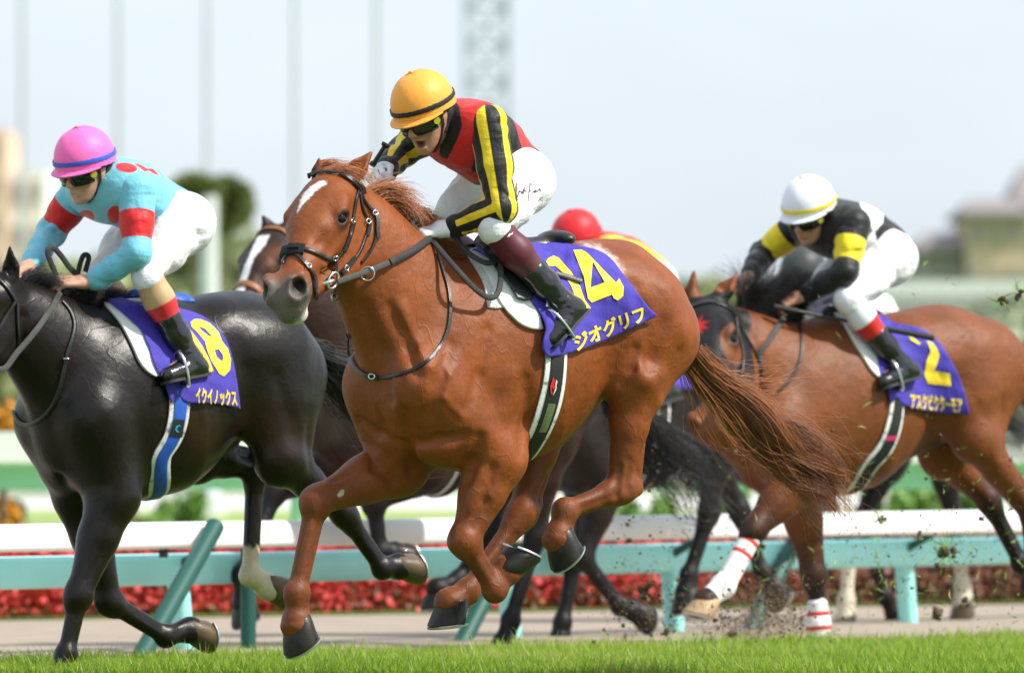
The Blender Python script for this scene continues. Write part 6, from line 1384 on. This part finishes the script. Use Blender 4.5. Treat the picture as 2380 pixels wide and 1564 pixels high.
def simple_bridle(hs, root, m, w=.018):
    B, H = hs['B'], hs['H']
    head_strap(B, H, [(.06, -.10, -.11), (.055, -.03, -.08), (.05, .01, 0), (.055, -.03, .08), (.06, -.10, .11)], w * 1.1, 'browband', m, root)
    for r in (-1, 1): head_strap(B, H, [(.06, -.10, .11 * r), (.20, -.12, .10 * r), (.34, -.12, .075 * r), (.45, -.10, .06 * r)], w * .8, 'cheekpiece', m, root); head_strap(B, H, [(.06, -.11, .11 * r), (.12, -.18, .10 * r), (.18, -.27, .06 * r), (.19, -.29, 0)], w * .7, 'throat_lash', m, root)
    head_strap(B, H, [(.40, -.15, -.05), (.385, -.08, -.075), (.375, .01, 0), (.385, -.08, .075), (.40, -.15, .05)], w * 1.2, 'noseband', m, root)
    for r in (-1, 1): c = B.snap(H(.475, -.10, .06 * r)[None], .012)[0]; ring(c, H.R * r, .032, .005, 'bit_ring', M_steel, root)
simple_bridle(horse2, b2, M_leather)
b3 = tack_root(F3, 'bridle', 'black bridle over the black hood of the bay', 'bridle'); simple_bridle(horse3, b3, M_leather, .024); p = F3.px
r3 = tack_root(F3, 'reins', 'black reins from the hooded bay to the hand of its rider', 'reins')
V6 = lambda x, y: (1336.4 + x / 2.243, 406.7 + y / 2.243)
c3 = horse3['B'].snap(horse3['H'](.475, -.10, .06)[None], .02)[0]
strap_3d([c3, p(*V6(900, 1000), .14), p(*V6(1000, 870), .13), p(*V6(1090, 745), .09)], A(.3, .9, .2), .026, .005, 'rein', M_rein_grey, r3, 40, horse3['B'])
strap_px(F3, horse3['B'], [V6(*z) for z in ((1140, 730), (1175, 800), (1185, 900), (1170, 980), (1130, 1060), (1060, 1130))], .014, .006, 'martingale', M_leather, r3, n=30)
wp = tack_root(F3, 'whip', 'long black whip held by the white capped rider', 'whip')
def whip(F, root, a, b, r0=.008, handle=.25):
    mb = MB(); mb.tube([a, lerp(a, b, .5), b], [r0, r0 * .9, r0 * .8], 10); o = mb.build('shaft', M_leather, root); mb = MB(); mb.tube([lerp(a, b, 1 - handle), b], [r0 * 1.5, r0 * 1.7], 10); mb.build('padded_end', M_liner, root); mb = MB(); mb.tube([a - (b - a) * .03, lerp(a, b, .12)], [r0 * 1.6, r0 * 1.5], 10); mb.build('grip', M_rein, root)
whip(F3, wp, p(*V6(1060, 690), .12), p(*V6(1868, 850), .36), .0085, .36)
wq = tack_root(F1, 'whip', 'short black whip handle in the raised far hand of the orange capped rider', 'whip'); p = F1.px; whip(F1, wq, p(*C1((835, 785))[0], -.17), p(*C1((925, 640))[0], -.12), .010, .12)

# small prints: signature on the breeches, marks on stocking, glove and girths
M_ink = mat('dark_red_ink', (.10, .02, .03, 1), .6, .1, 30); M_pinkp = mat('pink_label', (.55, .03, .16, 1), .6, .05, 30); M_cyanp = mat('cyan_print', (.02, .30, .55, 1), .5, .05, 20)
br_ob = [o for o in jockey1['obj'].children if o.name.startswith('breeches')][0]; st_ob = [o for o in jockey1['obj'].children if o.name.startswith('stocking')][0]
for q in ([(1800, 985), (1815, 960), (1812, 920), (1818, 895), (1808, 935), (1820, 1025)], [(1822, 1000), (1832, 950), (1838, 975), (1846, 955), (1850, 985), (1858, 950)], [(1858, 985), (1868, 930), (1866, 965), (1876, 950), (1880, 970)], [(1892, 1030), (1898, 970), (1905, 925), (1900, 908), (1918, 915)], [(1895, 965), (1912, 955)], [(1914, 985), (1920, 955), (1926, 980), (1934, 945), (1936, 985), (1946, 935), (1942, 970), (1956, 975), (1952, 945), (1962, 970), (1968, 930), (1978, 945), (1974, 965)], [(1960, 1030), (1975, 1012), (1988, 1008)]):
    strap_px(F1, jockey1['breeches_body'], C1(*q), .0030, .0008, 'signature_stroke', M_ink, br_ob, off=.002, n=26)
decal([C1((1748, 1272), (1762, 1250), (1778, 1248), (1790, 1236), (1784, 1254), (1772, 1258), (1764, 1270))], F1, jockey1['stocking_body_l'], .0018, 'emblem', M_wprint, st_ob)
g2 = [o for o in sd2.children if o.name.startswith('girth')][0]; g3 = [o for o in sd3.children if o.name.startswith('girth')][0]
K5 = lambda *pts: [(x / 2.085, 813.5 + y / 2.085) for x, y in pts]
def on_girth(polys, F, hs, m, g): decal(polys, F, hs['trunk'], .0240, 'emblem', m, g, maxe=6.)
on_girth([K5((842, 335), (896, 338), (884, 424), (826, 418))], F2, horse2, M_strapblack, g2)
decal([K5((870, 362), (878, 372), (866, 370), (858, 380), (862, 392), (872, 396), (856, 398), (848, 384), (854, 368))], F2, horse2['trunk'], .0262, 'emblem', M_cyanp, g2)
on_girth([[(1336.4 + x / 2.243, 406.7 + y / 2.243) for x, y in ((1622, 1362), (1680, 1358), (1677, 1382), (1619, 1386))]], F3, horse3, M_pinkp, g3)
# ------------------------------------------------------------------ the field behind: three more runners, soft in the distance
def back_horse(F, O, L, N, legs, label, mats, pitch, ears, paint, hk=1.12, k=.97, h=.014, hair=None, tail_px=None, mane_n=500, group=None):
    Hh = Head(O, L, N, hk * k)
    q = build_horse('race_horse', F, dict(head=(O, L, N), k=k, hk=hk, legs=legs, pitch=pitch, lt=1.12, d_top=.13, neck_db=.29,
        ears=[(Hh(0, -.05, .058), F.px(*ears[0]), N + Hh.R * .5), (Hh(0, -.05, -.058), F.px(*ears[1]), N - Hh.R * .3)], paint=paint), label, mats, h=h)
    mane(q, hair, mane_n, .16, (-.7, .15, .4), r=.002, spread=.7)
    if tail_px: tail(q, hair, [F.px(*t) for t in tail_px], 450, r=.0028, spread=.075, wild=.2)
    return q
F4 = Frame(1065, 936, 53.0, 36); p = F4.px
O4 = p(640, 520, .02); L4 = wl2(F4, -.34, -.62, -.70); N4 = wl2(F4, -.42, -.55, .72)
legs4 = dict(fr=dict(elbow=p(800, 1085, -.16), knee=p(640, 1140, -.13), fet=p(560, 1335, -.12), **hoof_at(p(566, 1395, -.12), (-.5, 0, -.87))), fl=dict(elbow=p(985, 1085, .16), knee=p(868, 1165, .15), fet=p(882, 1282, .14), **hoof_at(p(916, 1288, .14), (-.95, 0, .2))),
             hl=dict(stifle=p(1285, 1010, .18), hock=p(1245, 1245, .14), fet=p(1186, 1440, .13), **hoof_at(p(1170, 1492, .13), (.2, 0, -.98))), hr=dict(stifle=p(1190, 1060, -.16), hock=p(1140, 1225, -.13), fet=p(1066, 1345, -.12), **hoof_at(p(1022, 1366, -.12), (-.12, 0, -1))))
blaze = [(.10, -.035), (.10, .028), (.17, .030), (.24, .012), (.36, .012), (.50, .03), (.56, .02), (.56, -.035), (.45, -.04), (.33, -.03), (.24, -.02), (.17, -.03)]
dbay = coat('dark_bay_coat', (.028, .0115, .0065, 1), [((.78, .77, .76, 1), .006, .01, 50), ((.008, .007, .007, 1), .05, .03, 15), ((.17, .06, .025, 1), .07, .03, 12), ((.012, .008, .007, 1), .012)])
horse4 = back_horse(F4, O4, L4, N4, legs4, 'dark bay racehorse with a wide white blaze behind the chestnut head', dict(coat=dbay, hoof=M_hoof_dark, shoe=M_shoe, eye=M_eye), -1,
    [(672, 480, .08), (606, 492, -.02)], [head_poly(blaze), leg_points(list(legs4.values()), .6), lambda B, T, H: (lambda V: sd_caps(V, [(H(.30, -.10, .09), H(.42, -.08, .06), .05, .05), (H(.2, 0, .08), H(.22, -.02, .09), .03, .03)])), eye_dark], hair=M_black_hair,
    tail_px=[(1405, 890, 0), (1450, 960, -.05), (1520, 1030, -.1), (1590, 1090, -.1), (1640, 1140, -.1), (1655, 1185, -.1)])
F5 = Frame(1500, 950, 55.6, 36); p = F5.px
O5 = p(1165, 700, .02); L5 = wl2(F5, -.45, -.55, -.70); N5 = wl2(F5, -.45, -.55, .7)
legs5 = dict(fl=dict(elbow=p(1405, 1120, .16), knee=p(1352, 1295, .15), fet=p(1440, 1410, .14), **hoof_at(p(1474, 1420, .14), (-.95, 0, -.1))), fr=dict(elbow=p(1370, 1120, -.16), knee=p(1335, 1300, -.12), fet=p(1306, 1445, -.11), **hoof_at(p(1300, 1484, -.11), (.15, 0, -1))),
             hl=dict(stifle=p(1665, 1035, .17), hock=p(1648, 1190, .14), fet=p(1600, 1335, .13), **hoof_at(p(1594, 1372, .13), (-.3, 0, -.95))), hr=dict(stifle=p(1640, 1050, -.15), hock=p(1720, 1190, -.12), fet=p(1770, 1330, -.11), **hoof_at(p(1790, 1360, -.11), (-.8, 0, -.5))))
vdark = coat('brown_black_coat', (.013, .0075, .0058, 1), [((.008, .007, .007, 1), .05, .03, 15), ((.012, .008, .007, 1), .012)])
horse5 = back_horse(F5, O5, L5, N5, legs5, 'brown black racehorse carrying the red capped rider behind the chestnut', dict(coat=vdark, hoof=M_hoof_dark, shoe=M_shoe, eye=M_eye), 0, [(1190, 660, .08), (1140, 665, -.03)], [leg_points(list(legs5.values()), .6), eye_dark], hair=M_black_hair,
    tail_px=[(1800, 900, 0), (1850, 960, -.05), (1900, 1030, -.1), (1940, 1110, -.1)])
F6 = Frame(1965, 958, 60.0, 36); p = F6.px
O6 = p(1625, 862, .02); L6 = wl2(F6, -.18, -.50, -.85); N6 = wl2(F6, -.35, -.78, .52)
legs6 = dict(fr=dict(elbow=p(1800, 1110, -.16), knee=p(1672, 1060, -.13), fet=p(1650, 1110, -.12), **hoof_at(p(1630, 1085, -.12), (-.2, -.4, .9))), fl=dict(elbow=p(1860, 1120, .16), knee=p(1975, 1270, .13), fet=p(1966, 1395, .12), **hoof_at(p(1964, 1430, .12), (-.1, 0, -1))),
             hl=dict(stifle=p(2180, 1040, .17), hock=p(2222, 1215, .14), fet=p(2236, 1360, .13), **hoof_at(p(2238, 1395, .13), (-.3, 0, -.95))), hr=dict(stifle=p(2060, 1060, -.15), hock=p(2005, 1215, -.12), fet=p(2055, 1385, -.11), **hoof_at(p(2078, 1425, -.11), (-.6, 0, -.8))))
face6 = lambda B, T, H: (lambda V: np.where((H.inv(V)[:, 0] > .1) & (H.inv(V)[:, 1] > -.2), np.abs(H.inv(V)[:, 2] + .01) - .05 + .02 * np.sin(H.inv(V)[:, 0] * 40), 9))
horse6 = back_horse(F6, O6, L6, N6, legs6, 'dark racehorse with a white face and white socks half hidden behind the bay', dict(coat=coat('dark_coat', (.014, .009, .007, 1), [((.72, .71, .70, 1), .012, .02, 30), ((.62, .55, .42, 1), .015, .02, 40), ((.03, .02, .02, 1), .02), ((.012, .008, .007, 1), .012)]), hoof=M_hoof_brown, shoe=M_shoe, eye=M_eye), 0,
    [(1660, 820, .08), (1600, 822, -.03)], [face6, lambda B, T, H: (lambda V: np.min([sock(legs6[k_], .35)(B, T, H)(V) for k_ in ('fr', 'fl', 'hl')], 0)), nostril_dark, eye_dark], hair=M_black_hair, tail_px=[(2260, 900, 0), (2320, 960, -.05), (2370, 1050, -.1)])
# riders, cloths and bridles
def shift_rider(Fa, ja, Fb, dx=0., dz=0.): return {k_: v + A(dx, 0, dz) for k_, v in ja.items()}
def back_rider(F, hs, dz, label, capc, bandc, silkc, layers, jp, seed, sleeve=None, mouth=0., dx=0.):
    j = {k_: v + A(dx, 0, dz) for k_, v in j3.items()}
    hd = lambda s, d: j['wr' + s] + d
    return build_jockey(F, dict(j=j, face=frame_dir(F, -.60, -.70, -.38), up=frame_dir(F, -.22, -.30, .92), k=1.05, hem=.16, seed=seed, h=1.7, label=label, skin=skin_mat('skin_back', (.48, .26, .17, 1)), jacket=silk('silk_' + str(seed), silkc, layers), jacket_paint=jp,
        sleevem=silk('sleeve_' + str(seed), sleeve or silkc, []), breeches=M_white_cloth, breeches_paint=[lambda V: np.full(len(V), 1.)], sock=paint_mat('sock_' + str(seed), (.74, .74, .76, 1), [((.03, .03, .03, 1), .003)], .5), boot=M_boot, cuff=.4, boot_top=.52,
        handl=(hd('l', A(.10, -.02, -.02)), A(.2, .4, .9), A(.4, -.9, .1)), handr=(hd('r', A(.09, .04, -.03)), A(.3, -.3, .9), A(.2, .9, .2)), cap=capsilk('cap_' + str(seed), capc), band=mat('band_' + str(seed), bandc, .5)))
jockey4 = back_rider(F4, horse4, -.10, 'person in white breeches mostly hidden behind the chestnut neck', (.70, .70, .74, 1), (.6, .1, .1, 1), (.65, .62, .68, 1), [], [], 14, dx=-.06)
yst = lambda V: np.minimum(np.abs((np.arctan2(V[:, 1], V[:, 2] - .55) + .55)) - .16, np.abs(np.arctan2(V[:, 1], V[:, 2] - .55) - .55) - .16) * .15
jockey5 = back_rider(F5, horse5, -.06, 'person in red cap and red silks striped yellow beyond the chestnut rump', (.62, .014, .02, 1), (.50, .012, .02, 1), (.66, .02, .02, 1), [((.85, .55, .02, 1), .004)], [yst], 15, dx=.09)
jockey6 = back_rider(F6, horse6, -.15, 'person in dark cap and green silks glimpsed under the arm of the white capped rider', (.045, .05, .05, 1), (.03, .03, .03, 1), (.02, .22, .07, 1), [], [], 16, dx=-.05, sleeve=(.012, .09, .03, 1))
def back_kit(F, hs, names, col):
    B, T = hs['B'], hs['T']; c = tack_root(F, 'saddle_cloth', names[0], 'saddle cloth'); xs = np.linspace(.22, -.30, 20); R = []
    for a in np.linspace(-1.25, 1.25, 31):
        dr = np.tile(A(0, math.sin(a), math.cos(a)), (20, 1)); o = np.stack([np.array([T(x, 0, .0)[0] for x in xs]), np.zeros(20), np.zeros(20)], -1); R.append(B.march(o + dr * .9, -dr, .012))
    R = np.array(R); i, j = np.meshgrid(np.arange(30), np.arange(19), indexing='ij'); o = mesh_np('cloth', R.reshape(-1, 3), np.stack([i * 20 + j, i * 20 + j + 1, (i + 1) * 20 + j + 1, (i + 1) * 20 + j], -1).reshape(-1, 4), M_purple, c); so = o.modifiers.new('cloth', 'SOLIDIFY'); so.thickness = .006
    mb = MB()
    for k_ in range(4): q = R[24:29, 12 + k_]; mb.strap(q + B.grad(q, .02) * .008, B.grad(q, .02), .012, .002)
    mb.build('horse_name', M_yprint, c)
    s = tack_root(F, 'saddle', names[1], 'saddle'); S = Body(); S.chain([(T(.20, 0, .42), .045), (T(.06, 0, .40), .05), (T(-.10, 0, .40), .055)], .05); S.ell(T(-.13, 0, .43), A(.055, .11, .035), None, .03); skin_np(S, .014, 'seat', M_leather, s)
    a = np.linspace(.9, 2 * math.pi - .9, 50); dr = np.stack([0 * a, np.sin(a), np.cos(a)], -1); P = hs['trunk'].march(np.stack([0 * a + T(.13, 0, 0)[0], 0 * a, 0 * a], -1) + dr * .9, -dr, .005); mb = MB(); N = hs['trunk'].grad(P, .03); mb.strap(P, N, .085, .010); g = mb.build('girth', M_pad, s); mb = MB(); mb.strap(P + N * .0105, N, .05, .005); mb.build('girth_web', M_girth, g)
    b = tack_root(F, 'bridle', names[2], 'bridle'); simple_bridle(hs, b, col, .026)
back_kit(F4, horse4, ('purple saddle cloth hidden behind the chestnut shoulder', 'black saddle on the dark bay behind the chestnut', 'brown leather bridle across a white blaze'), M_brownleather)
back_kit(F5, horse5, ('purple saddle cloth glimpsed between the chestnut thigh and tail', 'black saddle under the red capped rider', 'black bridle hidden behind the chestnut body'), M_leather)
back_kit(F6, horse6, ('purple saddle cloth behind the rider in black silks', 'black saddle under the rider in green', 'black bridle on the white faced horse'), M_leather)
# ------------------------------------------------------------------ bandages of the bay
def bandage(J, t0, t1, hs, rows, label=None):
    kn, fe, co = J['knee'], J['fet'], J['cor']; B = Body(); a, b = lerp(kn, fe, t0), lerp(kn, fe, min(t1, 1)); f = front_of(nrm(fe - kn)); r = .050
    B.cap(a, b, r * .92, r * .9, .02); B.cap(a - f * .014, b - f * .016, r * .74, r * .74, .02)
    if t1 > 1: B.ell(fe, A(.060, .054, .058), None, .02); B.cap(fe, lerp(fe, co, .75), .048, .050, .02)
    L = np.linalg.norm(b - a); ax = nrm(fe - kn)
    skin_np(B, .0065, 'bandage', paint_mat('bandage', (.82, .82, .80, 1), [((.62, .03, .03, 1), .002)], .8, .06, 20, [(150, .0012)]), hs['obj'], paint=[lambda V: np.min([np.abs((V - a) @ ax - x * L) - .010 for x in rows], 0)])
bandage(legs3['fl'], .10, 1.2, horse3, (.12, .36)); bandage(legs3['fr'], .62, 1.2, horse3, (.40, 1.15))
# ------------------------------------------------------------------ turf thrown up by the hooves
M_clod = mat('turf_clod', (.085, .060, .034, 1), .95, .4, 60); M_blade = mat('loose_grass', (.20, .33, .05, 1), .6, .3, 30)
def clod(c, r, label, seed, grass=0, link=True):
    g = np.random.default_rng(seed); B = Body()
    for i in range(5): B.ell(c + g.normal(0, .5, 3) * r, A(*(r * g.uniform(.35, .8, 3))), None, r * .3)
    for i in range(6): d = nrm(g.normal(0, 1, 3)); B.bump(c + d * r, c + d * r * 1.05, r * .35, g.uniform(-.25, .2) * r)
    V, F = B.skin(r / 7, 1); o = mesh_np('turf_clod', V, F, M_clod); tag(o, label, 'clod', 'clods of turf thrown up by the hooves')
    if grass:
        mb = MB()
        for i in range(grass): d = nrm(g.normal(0, 1, 3) + A(0, 0, .4)); q = c + d * r * .6; e = nrm(d + g.normal(0, .6, 3)); mb.strap([q, q + d * r * 1.2, q + d * r * 1.6 + e * r * 1.3], np.tile(nrm(np.cross(d, g.normal(0, 1, 3))), (3, 1)), [.006, .005, .001], .0012)
        mb.build('grass_tuft', M_blade, o)
for i, (u, v, r, d, lb, gr) in enumerate(((1497, 1375, 17, 53, 'dark crumbly clod in the air below the chestnut hind hoof', 4), (2202, 1285, 17, 50.5, 'large clod with a grass tuft below the bay belly', 26), (2048, 1205, 9, 50, 'grassy clod in the air before the bay hind legs', 22), (2368, 680, 12, 49, 'brown clod high in the air at the right edge', 6), (2325, 700, 11, 49, 'small grassy clod left of the high brown clod', 8), (2245, 1400, 10, 52, 'small dark clod between the white socks at the right', 0), (1545, 1470, 12, 51, 'clod just above the turf below the chestnut tail', 5), (1700, 1470, 11, 53, 'clod just above the turf by the bandaged foreleg', 0))):
    clod(W(u, v, d), r / 600 * d / D0, lb, 100 + i, gr)
def spray():
    g = np.random.default_rng(21); n = 2200; k = g.random(n)
    cx = np.where(k < .30, g.normal(1770, 80, n), np.where(k < .55, g.normal(1490, 60, n), g.uniform(1420, 2400, n))); cy = np.where(k < .30, g.normal(1420, 50, n), np.where(k < .55, g.normal(1410, 60, n), g.uniform(560, 1500, n) * .35 + g.uniform(1150, 1500, n) * .65)); d = g.uniform(48.5, 55, n)
    P = np.stack([W(a, min(b, 1490), c) for a, b, c in zip(cx, cy, d)]); s = g.lognormal(math.log(.0024), .6, (n, 1)); T4 = np.array([(1, 1, 1), (1, -1, -1), (-1, 1, -1), (-1, -1, 1)], float); V = (P[:, None] + T4[None] * s[:, None] * g.uniform(.5, 1.4, (n, 4, 3))).reshape(-1, 3)
    F = np.arange(n)[:, None, None] * 4 + np.array([(0, 1, 2), (0, 3, 1), (0, 2, 3), (1, 3, 2)])[None]; tag(mesh_np('dirt_spray', V, F.reshape(-1, 3), M_clod), 'brown crumbs of soil flung up behind the runners', kind='stuff')
    n2 = 5200; P = np.stack([W(a, min(b, 1488), c) for a, b, c in zip(g.normal(1775, 75, n2), 1490 - np.abs(g.normal(0, 75, n2)), g.uniform(50.5, 56, n2))]); s2 = g.lognormal(math.log(.0016), .5, (n2, 1)); V = (P[:, None] + T4[None] * s2[:, None] * g.uniform(.5, 1.4, (n2, 4, 3))).reshape(-1, 3); F = np.arange(n2)[:, None, None] * 4 + np.array([(0, 1, 2), (0, 3, 1), (0, 2, 3), (1, 3, 2)])[None]
    tag(mesh_np('soil_dust', V, F.reshape(-1, 3), mat('soil_dust', (.20, .14, .085, 1), .95, .3, 30)), 'brown soil dust hanging behind the bandaged foreleg', kind='stuff')
    m = 420; P = np.stack([W(a, b, c) for a, b, c in zip(np.where(g.random(m) < .6, g.normal(2120, 130, m), g.uniform(1450, 2380, m)), np.where(g.random(m) < .7, g.normal(1290, 110, m), g.uniform(600, 1450, m)), g.uniform(48.5, 54, m))]); a = g.normal(0, 1, (m, 3)); a /= np.linalg.norm(a, axis=1, keepdims=True); b = np.cross(a, g.normal(0, 1, (m, 3))); b /= np.linalg.norm(b, axis=1, keepdims=True); L = g.uniform(.008, .035, (m, 1)); w = .0028
    V = np.stack([P - a * L, P + b * w + a * L * .2, P + a * L + b * L * .3, P - b * w + a * L * .2], 1).reshape(-1, 3); tag(mesh_np('loose_grass', V, np.arange(m)[:, None] * 4 + np.array([[0, 1, 2, 3]]), M_blade, smooth=False), 'torn green grass blades flying through the air', kind='stuff')
spray()
